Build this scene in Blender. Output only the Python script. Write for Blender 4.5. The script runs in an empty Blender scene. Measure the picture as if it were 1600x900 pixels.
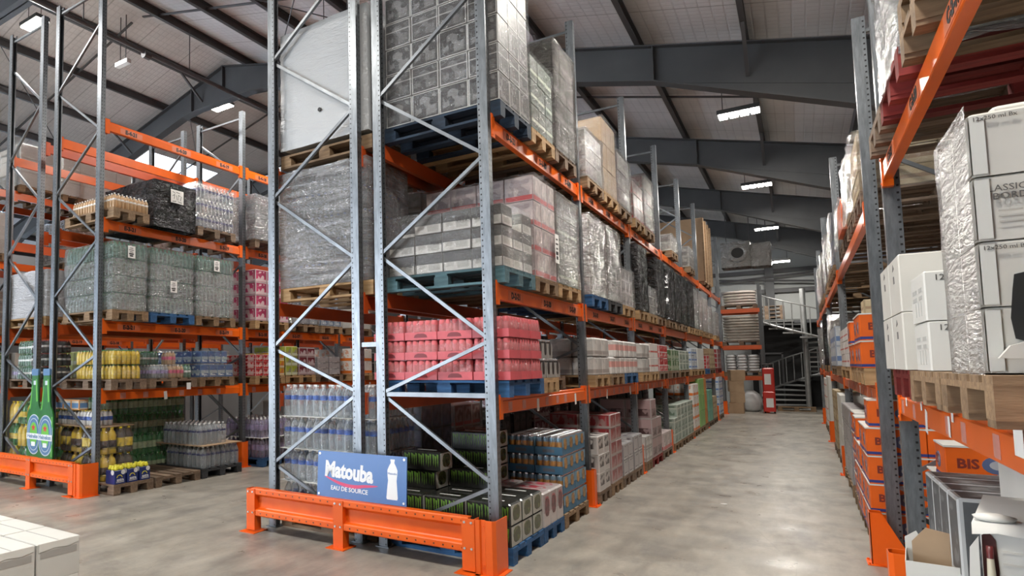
import bpy, bmesh, math, random
from mathutils import Vector, Matrix, noise

random.seed(11)
S = bpy.context.scene
C = S.collection
PI = math.pi

# ---------------------------------------------------------------- camera
cam_d = bpy.data.cameras.new('camera')
cam = bpy.data.objects.new('camera', cam_d)
C.objects.link(cam)
F_PX, YAW, PITCH, ROLL, EYE = 995.7, -.6264, .0731, -.0111, 1.646
fw = Vector((math.sin(YAW) * math.cos(PITCH), math.cos(YAW) * math.cos(PITCH), math.sin(PITCH)))
rt = Vector((math.cos(YAW), -math.sin(YAW), 0))
up = rt.cross(fw)
r2 = rt * math.cos(ROLL) + up * math.sin(ROLL)
u2 = -rt * math.sin(ROLL) + up * math.cos(ROLL)
cam.matrix_world = Matrix(((r2.x, u2.x, -fw.x, 0), (r2.y, u2.y, -fw.y, 0), (r2.z, u2.z, -fw.z, EYE), (0, 0, 0, 1)))
cam_d.sensor_fit = 'HORIZONTAL'
cam_d.sensor_width = 36
cam_d.lens = 36 * F_PX / 1600
cam_d.shift_x = 272.5 / 1600
cam_d.shift_y = 52.55 / 1600
cam_d.clip_start = .05
cam_d.clip_end = 200
S.camera = cam

# ---------------------------------------------------------------- world, exposure, lamps
W = bpy.data.worlds.new('world')
S.world = W
W.use_nodes = True
W.node_tree.nodes['Background'].inputs[0].default_value = (.82, .90, 1, 1)
W.node_tree.nodes['Background'].inputs[1].default_value = 10
S.view_settings.view_transform = 'Standard'
S.view_settings.look = 'None'
S.view_settings.exposure = .16
S.view_settings.gamma = 1
S.view_settings.use_curve_mapping = False
S.cycles.max_bounces = 7
S.cycles.diffuse_bounces = 2
S.cycles.glossy_bounces = 3
S.cycles.transmission_bounces = 4
S.cycles.transparent_max_bounces = 14
S.cycles.caustics_reflective = False
S.cycles.caustics_refractive = False
S.cycles.sample_clamp_indirect = 6
S.cycles.use_denoising = True

# (x, y, z, watts) high-bay fittings; their lamps are built with the fittings further down
HIGH_BAYS = [(-.70, 13.85, 6.3, 150), (-.70, 19.85, 6.3, 130), (-.70, 25.6, 6.15, 100), (-.45, 28.3, 5.35, 85), (-12.75, 6.8, 8.95, 420), (-12.75, 12.2, 8.95, 420),
             (-.70, 7.6, 6.3, 190), (-.70, 1.6, 6.4, 270), (-6.2, 1.4, 7.2, 165), (-6.2, -5.0, 6.9, 70), (-12.75, 1.2, 8.9, 420), (-6.2, 8.6, 7.3, 230)]  # the lamp furthest behind the camera is unseen, added as front fill

# ---------------------------------------------------------------- mesh helpers
class MB:
    """collects faces with material slots and builds one mesh"""
    def __init__(s): s.v = []; s.f = []; s.m = []
    def add(s, vs, fs, m=0):
        b = len(s.v); s.v += [tuple(v) for v in vs]
        for f in fs: s.f.append([b + i for i in f]); s.m.append(m)
    def box(s, x0, x1, y0, y1, z0, z1, m=0):
        s.add([(x0, y0, z0), (x1, y0, z0), (x1, y1, z0), (x0, y1, z0), (x0, y0, z1), (x1, y0, z1), (x1, y1, z1), (x0, y1, z1)],
              [(3, 2, 1, 0), (4, 5, 6, 7), (0, 1, 5, 4), (1, 2, 6, 5), (2, 3, 7, 6), (3, 0, 4, 7)], m)
    def cbox(s, x0, x1, y0, y1, z0, z1, c, m=0):
        """box with chamfered upright edges and top rim"""
        o = [(x0 + c, y0), (x1 - c, y0), (x1, y0 + c), (x1, y1 - c), (x1 - c, y1), (x0 + c, y1), (x0, y1 - c), (x0, y0 + c)]
        cx, cy = (x0 + x1) / 2, (y0 + y1) / 2
        ins = [(x + (c if x < cx else -c), y + (c if y < cy else -c)) for x, y in o]
        vs = [(x, y, z0) for x, y in o] + [(x, y, z1 - c) for x, y in o] + [(x, y, z1) for x, y in ins]
        fs = [tuple(reversed(range(8))), tuple(range(16, 24))]
        for r in (0, 8):
            for i in range(8):
                j = (i + 1) % 8; fs.append((r + i, r + j, r + 8 + j, r + 8 + i))
        s.add(vs, fs, m)
    def bar(s, p, q, w, h, m=0, ref=(0, 0, 1)):
        p, q = Vector(p), Vector(q); d = (q - p).normalized(); ref = Vector(ref)
        if abs(d.dot(ref)) > .99: ref = Vector((1, 0, 0))
        a = d.cross(ref).normalized() * (w / 2); b = a.cross(d).normalized() * (h / 2)
        vs = [p - a - b, p + a - b, p + a + b, p - a + b, q - a - b, q + a - b, q + a + b, q - a + b]
        s.add(vs, [(3, 2, 1, 0), (4, 5, 6, 7), (0, 1, 5, 4), (1, 2, 6, 5), (2, 3, 7, 6), (3, 0, 4, 7)], m)
    def tube(s, p, q, r, n=8, m=0):
        p, q = Vector(p), Vector(q); d = (q - p).normalized()
        a = d.orthogonal().normalized(); b = d.cross(a)
        ring = [a * math.cos(2 * PI * i / n) * r + b * math.sin(2 * PI * i / n) * r for i in range(n)]
        s.add([p + k for k in ring] + [q + k for k in ring],
              [(i, (i + 1) % n, n + (i + 1) % n, n + i) for i in range(n)] + [tuple(reversed(range(n))), tuple(range(n, 2 * n))], m)
    def prism(s, pts, axis, a, b, m=0):
        """outline pts (2-D) swept along axis x, y or z from a to b"""
        f = {'x': lambda u, v, t: (t, u, v), 'y': lambda u, v, t: (u, t, v), 'z': lambda u, v, t: (u, v, t)}[axis]
        n = len(pts)
        s.add([f(u, v, a) for u, v in pts] + [f(u, v, b) for u, v in pts],
              [tuple(reversed(range(n))), tuple(range(n, 2 * n))] + [(i, (i + 1) % n, n + (i + 1) % n, n + i) for i in range(n)], m)
    def lathe(s, prof, n=10, cx=0, cy=0, z=0, cap=True):
        """prof: list of (r, z, material of the ring up to the next)"""
        b = len(s.v)
        for r, h, _ in prof:
            for i in range(n):
                t = 2 * PI * i / n; s.v.append((cx + r * math.cos(t), cy + r * math.sin(t), z + h))
        for k in range(len(prof) - 1):
            for i in range(n):
                j = (i + 1) % n
                s.f.append([b + k * n + i, b + k * n + j, b + (k + 1) * n + j, b + (k + 1) * n + i]); s.m.append(prof[k][2])
        if cap:
            s.f.append([b + i for i in reversed(range(n))]); s.m.append(prof[0][2])
            s.f.append([b + (len(prof) - 1) * n + i for i in range(n)]); s.m.append(prof[-1][2])
    def mesh(s, name, mats, smooth=False):
        me = bpy.data.meshes.new(name)
        me.from_pydata(s.v, [], s.f)
        for m in (mats if isinstance(mats, (list, tuple)) else [mats]): me.materials.append(m)
        me.polygons.foreach_set('material_index', s.m)
        if smooth: me.polygons.foreach_set('use_smooth', [True] * len(s.f))
        bm = bmesh.new(); bm.from_mesh(me); bmesh.ops.recalc_face_normals(bm, faces=bm.faces); bm.to_mesh(me); bm.free()
        me.update()
        return me

KIDS = {}
LABELS = {}
def link(o, parent=None):
    C.objects.link(o)
    if parent is not None:
        o.parent = parent; KIDS.setdefault(parent.name, []).append(o)
    return o
def obj(name, me, parent=None, loc=(0, 0, 0), rot=None):
    o = bpy.data.objects.new(name, me); o.location = loc
    if rot: o.rotation_euler = rot
    return link(o, parent)
def tag(o, label, cat, group=None):
    if label in LABELS: print('TWICE', label)
    n = len(label.split())
    if not 4 <= n <= 16: print('WORDS', n, label)
    LABELS[label] = 1
    o['label'] = label; o['category'] = cat; o['kind'] = 'thing'
    if group: o['group'] = group
    return o
def thing(name, label, cat, loc=(0, 0, 0), rotz=0, group=None, me=None):
    o = bpy.data.objects.new(name, me); o.location = loc; o.rotation_euler = (0, 0, rotz)
    C.objects.link(o)
    return tag(o, label, cat, group)
def struct(name, me, parent=None, loc=(0, 0, 0)):
    o = obj(name, me, parent, loc)
    if parent is None: o['kind'] = 'structure'
    return o
def stuffpart(name, me, parent, loc=(0, 0, 0)):
    o = obj(name, me, parent, loc); o['kind'] = 'stuff'; return o
def dup(root, label, cat=None, loc=None, rotz=None, group=None):
    def cp(o, par):
        c = o.copy(); C.objects.link(c)
        if par is not None:
            c.parent = par; KIDS.setdefault(par.name, []).append(c)
        for k in KIDS.get(o.name, []): cp(k, c)
        return c
    r = cp(root, None)
    if loc is not None: r.location = loc
    if rotz is not None: r.rotation_euler = (0, 0, rotz)
    for k in ('label', 'category', 'group'):
        if k in r: del r[k]
    return tag(r, label, cat or root['category'], group or root.get('group'))
class Proto:
    """first use places the original, later uses copy it"""
    def __init__(s, make): s.make = make; s.root = None
    def put(s, label, loc, rotz=0, group=None):
        if s.root is None:
            s.root = s.make(label, loc, rotz, group); return s.root
        return dup(s.root, label, None, loc, rotz, group)
ORD = ['first', 'second', 'third', 'fourth', 'fifth', 'sixth', 'seventh', 'eighth', 'ninth', 'tenth', 'eleventh', 'twelfth']

# ---------------------------------------------------------------- materials
def N(nt, t, **k):
    n = nt.nodes.new(t)
    for a, b in k.items():
        if a == 'inp':
            for i, v in b.items(): n.inputs[i].default_value = v
        else: setattr(n, a, b)
    return n
def math_(nt, op, a, b=None, c=None):
    n = nt.nodes.new('ShaderNodeMath'); n.operation = op
    for i, x in enumerate((a, b, c)):
        if x is None: continue
        if isinstance(x, (int, float)): n.inputs[i].default_value = x
        else: nt.links.new(x, n.inputs[i])
    return n.outputs[0]
def mixc(nt, fac, a, b):
    n = nt.nodes.new('ShaderNodeMix'); n.data_type = 'RGBA'
    for i, x in ((0, fac), (6, a), (7, b)):
        if isinstance(x, (int, float)): n.inputs[i].default_value = x
        elif isinstance(x, tuple): n.inputs[i].default_value = (*x[:3], 1)
        else: nt.links.new(x, n.inputs[i])
    return n.outputs[2]
def noise_(nt, vec, scale, detail=3, rough=.5):
    n = N(nt, 'ShaderNodeTexNoise', inp={'Scale': scale, 'Detail': detail, 'Roughness': rough})
    if vec is not None: nt.links.new(vec, n.inputs['Vector'])
    return n.outputs['Fac']
def ramp(nt, x, a, b):
    n = N(nt, 'ShaderNodeMapRange', inp={1: a, 2: b}); nt.links.new(x, n.inputs[0]); return n.outputs[0]
def new_mat(name):
    m = bpy.data.materials.new(name); m.use_nodes = True
    nt = m.node_tree; return m, nt, nt.nodes['Principled BSDF']
def coords(nt, kind='Object', scale=None):
    t = nt.nodes.new('ShaderNodeTexCoord').outputs[kind]
    if scale:
        mp = N(nt, 'ShaderNodeMapping', inp={'Scale': scale}); nt.links.new(t, mp.inputs[0]); return mp.outputs[0]
    return t
def bump(nt, bs, h, st, dist=.01):
    b = N(nt, 'ShaderNodeBump', inp={'Strength': st, 'Distance': dist})
    nt.links.new(h, b.inputs['Height']); nt.links.new(b.outputs[0], bs.inputs['Normal'])
def M(name, col, rough=.5, metal=0, var=0, vs=6, bm=0, bs_=30, spec=None, emit=0, sc=None):
    m, nt, b = new_mat(name)
    b.inputs['Base Color'].default_value = (*col, 1); b.inputs['Roughness'].default_value = rough; b.inputs['Metallic'].default_value = metal
    if spec is not None: b.inputs['Specular IOR Level'].default_value = spec
    if var or bm: co = coords(nt, 'Object', sc)
    if var:
        f = ramp(nt, noise_(nt, co, vs, 4), .3, .7)
        lo = tuple(c * (1 - var) for c in col); hi = tuple(min(1, c * (1 + var * .6)) for c in col)
        nt.links.new(mixc(nt, f, lo, hi), b.inputs['Base Color'])
    if bm: bump(nt, b, noise_(nt, co, bs_, 3), bm)
    if emit:
        b.inputs['Emission Color'].default_value = (*col, 1); b.inputs['Emission Strength'].default_value = emit
    return m
def med3(nt, a, b, c):
    lo = math_(nt, 'MINIMUM', a, b); hi = math_(nt, 'MAXIMUM', a, b)
    return math_(nt, 'MAXIMUM', lo, math_(nt, 'MINIMUM', hi, c))
def sep(nt, vec):
    s = nt.nodes.new('ShaderNodeSeparateXYZ'); nt.links.new(vec, s.inputs[0]); return s.outputs
def edge_dist(nt):
    g = sep(nt, coords(nt, 'Generated'))
    e = [math_(nt, 'MINIMUM', g[i], math_(nt, 'SUBTRACT', 1, g[i])) for i in range(3)]
    return med3(nt, *e), g
def print_box(name, base, line, lo=.0, hi=.06, rough=.55, band=None, blot=None, var=.12):
    """carton whose printed border runs lo..hi (share of the face) from the edges; band=(z0,z1,colour); blot=(colour, amount)"""
    m, nt, b = new_mat(name)
    d, g = edge_dist(nt)
    co = coords(nt)
    n1 = noise_(nt, co, 7, 3)
    col = mixc(nt, ramp(nt, n1, .3, .7), tuple(c * (1 - var) for c in base), tuple(min(1, c * (1 + var)) for c in base))
    if blot:
        n2 = ramp(nt, noise_(nt, co, 11, 1), .58 - .1 * blot[1], .62 - .1 * blot[1])
        inside = ramp(nt, d, hi + .05, hi + .12)
        col = mixc(nt, math_(nt, 'MULTIPLY', n2, inside), col, blot[0])
    if band:
        f = math_(nt, 'MULTIPLY', math_(nt, 'GREATER_THAN', g[2], band[0]), math_(nt, 'LESS_THAN', g[2], band[1]))
        col = mixc(nt, f, col, band[2])
    f = math_(nt, 'MULTIPLY', math_(nt, 'GREATER_THAN', d, lo), math_(nt, 'LESS_THAN', d, hi))
    col = mixc(nt, f, col, line)
    nt.links.new(col, b.inputs['Base Color']); b.inputs['Roughness'].default_value = rough
    return m
def film_mat(name, tint, op, rough=.12, bstr=.9, sc=(2.2, 2.2, 9), amp=.5, gl=.22):
    """crinkled plastic film: a see-through sheet, a haze of its own colour and sharp glints on the creases"""
    m, nt, b = new_mat(name)
    nt.nodes.remove(b)
    co = coords(nt, 'Object', sc)
    n0 = N(nt, 'ShaderNodeTexNoise', inp={'Scale': 1.6, 'Detail': 5, 'Roughness': .6, 'Distortion': 1.1}); nt.links.new(co, n0.inputs['Vector'])
    n1 = n0.outputs['Fac']
    crease = math_(nt, 'SUBTRACT', 1, math_(nt, 'MULTIPLY', math_(nt, 'ABSOLUTE', math_(nt, 'SUBTRACT', n1, .5)), 5))
    h = math_(nt, 'ADD', math_(nt, 'MULTIPLY', math_(nt, 'MAXIMUM', crease, 0), .5), noise_(nt, co, 4.5, 3, .6))
    bp = N(nt, 'ShaderNodeBump', inp={'Strength': bstr, 'Distance': .06}); nt.links.new(h, bp.inputs['Height'])
    df = N(nt, 'ShaderNodeBsdfDiffuse', inp={0: (*tint, 1)}); nt.links.new(bp.outputs[0], df.inputs['Normal'])
    base = df.outputs[0]
    if op < 1:
        tr = N(nt, 'ShaderNodeBsdfTransparent', inp={0: (1, 1, 1, 1)})
        f = math_(nt, 'ADD', op, math_(nt, 'MULTIPLY', math_(nt, 'SUBTRACT', n1, .5), amp))
        f = math_(nt, 'MINIMUM', math_(nt, 'MAXIMUM', f, .02), .98)
        mx = nt.nodes.new('ShaderNodeMixShader')
        nt.links.new(f, mx.inputs[0]); nt.links.new(tr.outputs[0], mx.inputs[1]); nt.links.new(base, mx.inputs[2]); base = mx.outputs[0]
    gs = N(nt, 'ShaderNodeBsdfGlossy', inp={'Color': (1, 1, 1, 1), 'Roughness': rough}); nt.links.new(bp.outputs[0], gs.inputs['Normal'])
    lw = N(nt, 'ShaderNodeLayerWeight', inp={0: .3}); nt.links.new(bp.outputs[0], lw.inputs['Normal'])
    g = math_(nt, 'ADD', gl * .5, math_(nt, 'MULTIPLY', lw.outputs['Facing'], gl))
    m2 = nt.nodes.new('ShaderNodeMixShader')
    nt.links.new(g, m2.inputs[0]); nt.links.new(base, m2.inputs[1]); nt.links.new(gs.outputs[0], m2.inputs[2])
    nt.links.new(m2.outputs[0], nt.nodes['Material Output'].inputs[0])
    return m
def clear_mat(name, tint, op, rough=.08, dif=None):
    """see-through bottle plastic"""
    m, nt, b = new_mat(name)
    b.inputs['Base Color'].default_value = (*(dif or tint), 1); b.inputs['Roughness'].default_value = rough; b.inputs['Specular IOR Level'].default_value = .8
    tr = N(nt, 'ShaderNodeBsdfTransparent', inp={0: (*tint, 1)})
    lw = N(nt, 'ShaderNodeLayerWeight', inp={0: .4})
    f = math_(nt, 'MINIMUM', math_(nt, 'ADD', math_(nt, 'MULTIPLY', lw.outputs['Facing'], .55), op), .95)
    mx = nt.nodes.new('ShaderNodeMixShader')
    nt.links.new(f, mx.inputs[0]); nt.links.new(tr.outputs[0], mx.inputs[1]); nt.links.new(b.outputs[0], mx.inputs[2])
    nt.links.new(mx.outputs[0], nt.nodes['Material Output'].inputs[0])
    return m
def dots(nt, u, pitch, hu, v, centre, hv):
    """1 inside a row of small slots repeated along u, at |v| = centre"""
    fu = math_(nt, 'ABSOLUTE', math_(nt, 'SUBTRACT', math_(nt, 'FRACT', math_(nt, 'DIVIDE', u, pitch)), .5))
    a = math_(nt, 'LESS_THAN', fu, hu / pitch)
    b = math_(nt, 'LESS_THAN', math_(nt, 'ABSOLUTE', math_(nt, 'SUBTRACT', v, centre)), hv)
    return math_(nt, 'MULTIPLY', a, b)
def mat_post():
    m, nt, b = new_mat('galvanised_post')
    co = coords(nt); x, y, z = sep(nt, co)
    n1 = ramp(nt, noise_(nt, coords(nt, 'Object', (9, 9, 1.5)), 4, 5, .65), .3, .75)
    col = mixc(nt, n1, (.145, .158, .17), (.27, .29, .31))
    nr = sep(nt, nt.nodes.new('ShaderNodeTexCoord').outputs['Normal'])
    # local x points at the aisle: slots in the web, and a row of round holes along the inner edge of both sides
    web = math_(nt, 'GREATER_THAN', math_(nt, 'ABSOLUTE', nr[0]), .5)
    d1 = math_(nt, 'ADD', dots(nt, z, .05, .010, y, .017, .0045), dots(nt, z, .05, .010, y, -.017, .0045))
    d2 = dots(nt, z, .05, .007, x, -.030, .0065)
    f = math_(nt, 'ADD', math_(nt, 'MULTIPLY', d1, web), math_(nt, 'MULTIPLY', d2, math_(nt, 'SUBTRACT', 1, web)))
    nt.links.new(mixc(nt, math_(nt, 'MINIMUM', f, 1), col, (.015, .015, .016)), b.inputs['Base Color'])
    nt.links.new(math_(nt, 'SUBTRACT', .75, math_(nt, 'MULTIPLY', f, .7)), b.inputs['Metallic'])
    b.inputs['Roughness'].default_value = .36
    return m
def mat_guard():
    m, nt, b = new_mat('orange_guard_rail')
    x, y, z = sep(nt, coords(nt))
    f = math_(nt, 'ADD', dots(nt, x, .085, .007, z, .030, .007), dots(nt, x, .085, .007, z, .245, .007))
    n1 = ramp(nt, noise_(nt, coords(nt), 5, 4), .3, .7)
    nt.links.new(mixc(nt, f, mixc(nt, n1, (.82, .11, .004), (.90, .145, .008)), (.08, .02, .01)), b.inputs['Base Color'])
    b.inputs['Roughness'].default_value = .36
    return m
def mat_floor():
    m, nt, b = new_mat('worn_concrete')
    co = coords(nt, 'Object')
    big = ramp(nt, noise_(nt, co, .55, 5, .6), .32, .68)
    streak = ramp(nt, noise_(nt, coords(nt, 'Object', (2.6, .7, 1)), 1.6, 6, .65), .35, .68)
    fine = noise_(nt, co, 26, 5, .7)
    c1 = mixc(nt, big, (.18, .168, .15), (.315, .29, .25))
    c2 = mixc(nt, streak, c1, (.42, .385, .325))
    c3 = mixc(nt, math_(nt, 'MULTIPLY', ramp(nt, noise_(nt, co, 1.3, 7, .72), .52, .68), .6), c2, (.125, .12, .115))
    v = N(nt, 'ShaderNodeTexVoronoi', feature='DISTANCE_TO_EDGE', inp={'Scale': .45}); nt.links.new(co, v.inputs['Vector'])
    crack = math_(nt, 'MULTIPLY', math_(nt, 'LESS_THAN', v.outputs[0], .0015), .18)
    c3 = mixc(nt, crack, c3, (.12, .115, .11))
    c4 = mixc(nt, math_(nt, 'MULTIPLY', ramp(nt, fine, .35, .75), .28), c3, (.22, .21, .2))
    nt.links.new(c4, b.inputs['Base Color'])
    nt.links.new(N(nt, 'ShaderNodeMapRange', inp={1: .3, 2: .7, 3: .34, 4: .6}).outputs[0], b.inputs['Roughness'])
    rr = N(nt, 'ShaderNodeMapRange', inp={1: .3, 2: .7, 3: .26, 4: .50}); nt.links.new(noise_(nt, co, 3, 5), rr.inputs[0]); nt.links.new(rr.outputs[0], b.inputs['Roughness'])
    bump(nt, b, fine, .08, .01)
    return m
def mat_foil():
    m, nt, b = new_mat('quilted_roof_insulation')
    x, y, z = sep(nt, coords(nt))
    def rib(u, p): return math_(nt, 'ABSOLUTE', math_(nt, 'SUBTRACT', math_(nt, 'FRACT', math_(nt, 'DIVIDE', u, p)), .5))
    rx, ry = rib(x, .16), rib(y, .125)
    net = math_(nt, 'MAXIMUM', ramp(nt, rx, .40, .5), ramp(nt, ry, .38, .5))
    seam = math_(nt, 'LESS_THAN', rib(y, 1.25), .012)
    n1 = ramp(nt, noise_(nt, coords(nt), 1.1, 5, .6), .3, .7)
    col = mixc(nt, n1, (.74, .735, .745), (.88, .875, .885))
    col = mixc(nt, math_(nt, 'MULTIPLY', net, .16), col, (.33, .33, .34))
    col = mixc(nt, math_(nt, 'MULTIPLY', seam, .35), col, (.2, .2, .2))
    nt.links.new(col, b.inputs['Base Color']); b.inputs['Roughness'].default_value = .5
    h = math_(nt, 'ADD', math_(nt, 'MULTIPLY', math_(nt, 'SUBTRACT', 1, net), .6), noise_(nt, coords(nt), 5, 3))
    bump(nt, b, h, .35, .03)
    return m
def mat_wood(name, a, c, rough=.75):
    m, nt, b = new_mat(name)
    co = coords(nt, 'Object', (1.2, 9, 9))
    n1 = ramp(nt, noise_(nt, co, 3.5, 5, .6), .3, .72)
    ri = nt.nodes.new('ShaderNodeObjectInfo').outputs['Random']
    col = mixc(nt, n1, a, c)
    h = nt.nodes.new('ShaderNodeHueSaturation'); nt.links.new(col, h.inputs['Color'])
    nt.links.new(math_(nt, 'ADD', .72, math_(nt, 'MULTIPLY', ri, .5)), h.inputs['Value'])
    nt.links.new(h.outputs[0], b.inputs['Base Color']); b.inputs['Roughness'].default_value = rough
    bump(nt, b, n1, .25, .006)
    return m

GALV = mat_post()
STEEL = M('galvanised_steel', (.22, .235, .25), .36, .75, .25, 5)
ORANGE = M('orange_powder_coat', (.86, .125, .006), .34, 0, .08, 3)
ORANGE2 = M('orange_rack_beam_paint', (.82, .135, .008), .28, 0, .1, 3)
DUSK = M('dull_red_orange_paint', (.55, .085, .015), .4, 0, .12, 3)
GUARD = mat_guard()
FLOOR = mat_floor()
FOIL = mat_foil()
DARKSTEEL = M('dark_grey_painted_steel', (.075, .079, .085), .5, 0, .15, 2)
PURLIN = M('grey_purlin_steel', (.10, .10, .105), .5, .1, .15, 2)
WALLP = M('pale_wall_cladding', (.52, .54, .53), .55, 0, .06, 1)
BLACK = M('matt_black', (.012, .012, .013), .6)
WHITE = M('white_paint', (.8, .8, .79), .45)
PAPER = M('white_paper', (.82, .82, .80), .7, 0, .06, 9)
INK = M('black_ink', (.02, .018, .018), .6)
BOLT = M('zinc_bolt', (.6, .6, .6), .35, .8)
TAG = M('faded_orange_label', (.66, .16, .06), .5, 0, .1, 8)
PATCH = M('old_pink_label', (.58, .25, .20), .6, 0, .2, 12)
W_LIGHT = mat_wood('new_pallet_wood', (.30, .175, .075), (.50, .33, .17))
W_DARK = mat_wood('weathered_pallet_wood', (.115, .078, .053), (.26, .18, .12))
W_MID = mat_wood('used_pallet_wood', (.155, .095, .052), (.31, .205, .115))
W_BLUE = mat_wood('blue_pallet_paint', (.012, .055, .15), (.035, .13, .30))
W_RED = mat_wood('red_pallet_paint', (.13, .010, .008), (.26, .025, .02))
W_TEAL = mat_wood('faded_teal_pallet_paint', (.035, .09, .11), (.10, .19, .22))
W_NAVY_SHADE = mat_wood('shaded_navy_pallet_paint', (.004, .011, .024), (.010, .028, .055))  # weathered blue, with the third level's shade put into the colour
W_BLACK = mat_wood('black_pallet_plastic', (.02, .022, .026), (.05, .055, .06))
PALM = {'light': W_LIGHT, 'dark': W_DARK, 'mid': W_MID, 'blue': W_BLUE, 'red': W_RED, 'teal': W_TEAL, 'black': W_BLACK, 'navy': W_NAVY_SHADE}
CARD = M('brown_cardboard', (.42, .29, .18), .75, 0, .1, 5)
F_CLEAR = film_mat('clear_stretch_film', (.50, .52, .54), .03, .10, 1, (2, 2, 6), .25, gl=.20)
F_THICK = film_mat('thick_stretch_film', (.44, .465, .48), .48, .12, 1, (2, 2, 7), .6, gl=.3)
F_BRIGHT = film_mat('bright_silvery_film', (.60, .615, .64), .46, .10, 1, (1.2, 1.2, 8), .9, gl=.5)
F_SILVER = film_mat('silvery_stretch_film', (.30, .305, .31), .12, .10, 1, (2.2, 2.2, 8), .4, gl=.5)
F_GREY = film_mat('grey_stretch_film', (.20, .20, .205), .45, .14, 1)
F_BLACK = film_mat('black_stretch_film', (.006, .006, .007), 1, .10, 1, (2, 2, 4), gl=.12)
F_WHITE = film_mat('white_wrap', (.36, .375, .39), 1, .3, .2, gl=.1)
F_MILK = film_mat('milky_film', (.47, .46, .455), .45, .16, .8)
F_TEAL = film_mat('greenish_shrink_film', (.33, .46, .44), .34, .11, 1, gl=.3)
F_PINK = film_mat('pink_shrink_film', (.80, .28, .29), .28, .18, .5, (5, 5, 5), .25, gl=.14)
F_SHRINK = film_mat('clear_shrink_film', (.70, .72, .75), .05, .1, .6, (5, 5, 5), .15, gl=.14)

# ---------------------------------------------------------------- lettering (made while the scene is still small)
TEXTS = {}
def text_mesh(s, size, mat, ext=.0008, bold=0, shear=0):
    k = (s, size, mat.name)
    if k in TEXTS: return TEXTS[k]
    cu = bpy.data.curves.new('lettering', 'FONT'); cu.body = s; cu.size = size; cu.extrude = ext; cu.resolution_u = 2
    cu.align_x = 'CENTER'; cu.align_y = 'CENTER'; cu.offset = bold; cu.shear = shear
    o = bpy.data.objects.new('lettering', cu); C.objects.link(o)
    dg = bpy.context.evaluated_depsgraph_get()
    me = bpy.data.meshes.new_from_object(o.evaluated_get(dg)); me.name = 'lettering'
    me.materials.clear(); me.materials.append(mat)
    C.objects.unlink(o); bpy.data.objects.remove(o)
    TEXTS[k] = me; return me
FRONT = (PI / 2, 0, 0)              # lettering that faces -Y
AISLE = (PI / 2, 0, PI / 2)         # lettering that faces +X
WEST = (PI / 2, 0, -PI / 2)         # lettering that faces -X
for b in (21, 20, 19, 18, 17, 16, 15, 14, 13):
    for l in (2, 3, 4): text_mesh('E-%d-%d' % (l, b), .078, INK, bold=.004)
    for l in (2, 3): text_mesh('D-%d-%d' % (l, b), .080, INK, bold=.004)
for b in (21, 20, 19, 18): text_mesh('C-2-%d' % b, .080, INK, bold=.004)
for b in (20, 19, 18, 17): text_mesh('G-2-%d' % b, .080, INK, bold=.004)

# ---------------------------------------------------------------- the hall
XL, XR, YF, YB = -28.3, 4.6, -14.0, 31.0
RX, RZ, SL = -11.9, 9.62, .262
def zr(x): return RZ - SL * abs(x - RX)          # top of the rafters, underside of the purlins

m = MB(); m.box(XL, XR, YF, YB, -.2, 0); struct('floor', m.mesh('floor', FLOOR))
m = MB(); m.box(XL - .2, XL, YF, YB, 0, 2.6); m.box(XL - .2, XL, YF, YB, 4.7, zr(XL) + .3)
for y in range(int(YF), int(YB), 5): m.box(XL - .2, XL, y, y + .4, 2.6, 4.7)
struct('wall_left', m.mesh('wall_left', WALLP))
m = MB(); m.box(XL - .11, XL - .1, YF, YB, 2.6, 4.7); struct('added_daylight_strip', m.mesh('added_daylight_strip', clear_mat('added_daylight_sheet', (.9, .95, 1), .1, .4)))  # strip added to bring daylight up under the left roof slope
m = MB(); m.box(XR, XR + .2, YF, YB, 0, zr(XR) + .3); struct('wall_right', m.mesh('wall_right', WALLP))
m = MB()
m.prism([(XL, 0), (XR, 0), (XR, zr(XR) + .25), (RX, RZ + .25), (XL, zr(XL) + .25)], 'y', YB, YB + .2)
for i in range(46): m.box(XL + .4 + i * .7, XL + .47 + i * .7, YB - .025, YB, 3.1, 4.9 + (.0 if True else 0))
struct('wall_back', m.mesh('wall_back', WALLP))
m = MB()                                           # front wall behind the camera; unseen door opening, widened for daylight on the left
for a, b, lo in ((XL, -24, 0), (-24, -10, 6.2), (-10, XR, 0)):
    m.prism([(a, lo), (b, lo), (b, zr(b) + .25)] + ([(RX, RZ + .25)] if a < RX < b else []) + [(a, zr(a) + .25)], 'y', YF - .2, YF)
struct('wall_front', m.mesh('wall_front', WALLP))
SKY = (-18.1, -16.5, 12.6, 15.6)
m = MB()
def slab(xa, xb, ya, yb):
    za, zb = zr(xa) + .22, zr(xb) + .22
    m.add([(xa, ya, za), (xb, ya, zb), (xb, yb, zb), (xa, yb, za), (xa, ya, za + .06), (xb, ya, zb + .06), (xb, yb, zb + .06), (xa, yb, za + .06)],
          [(3, 2, 1, 0), (4, 5, 6, 7), (0, 1, 5, 4), (1, 2, 6, 5), (2, 3, 7, 6), (3, 0, 4, 7)])
slab(RX, XR + .3, YF, YB); slab(XL - .3, SKY[0], YF, YB); slab(SKY[1], RX, YF, YB); slab(SKY[0], SKY[1], YF, SKY[2]); slab(SKY[0], SKY[1], SKY[3], YB)
struct('ceiling', m.mesh('ceiling', FOIL))
m = MB(); za, zb = zr(SKY[0]) + .25, zr(SKY[1]) + .25
m.add([(SKY[0], SKY[2], za), (SKY[1], SKY[2], zb), (SKY[1], SKY[3], zb), (SKY[0], SKY[3], za)], [(0, 1, 2, 3)])
struct('window_1', m.mesh('window_1', clear_mat('translucent_roof_sheet', (.9, .95, 1), .15, .4)))

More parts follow.
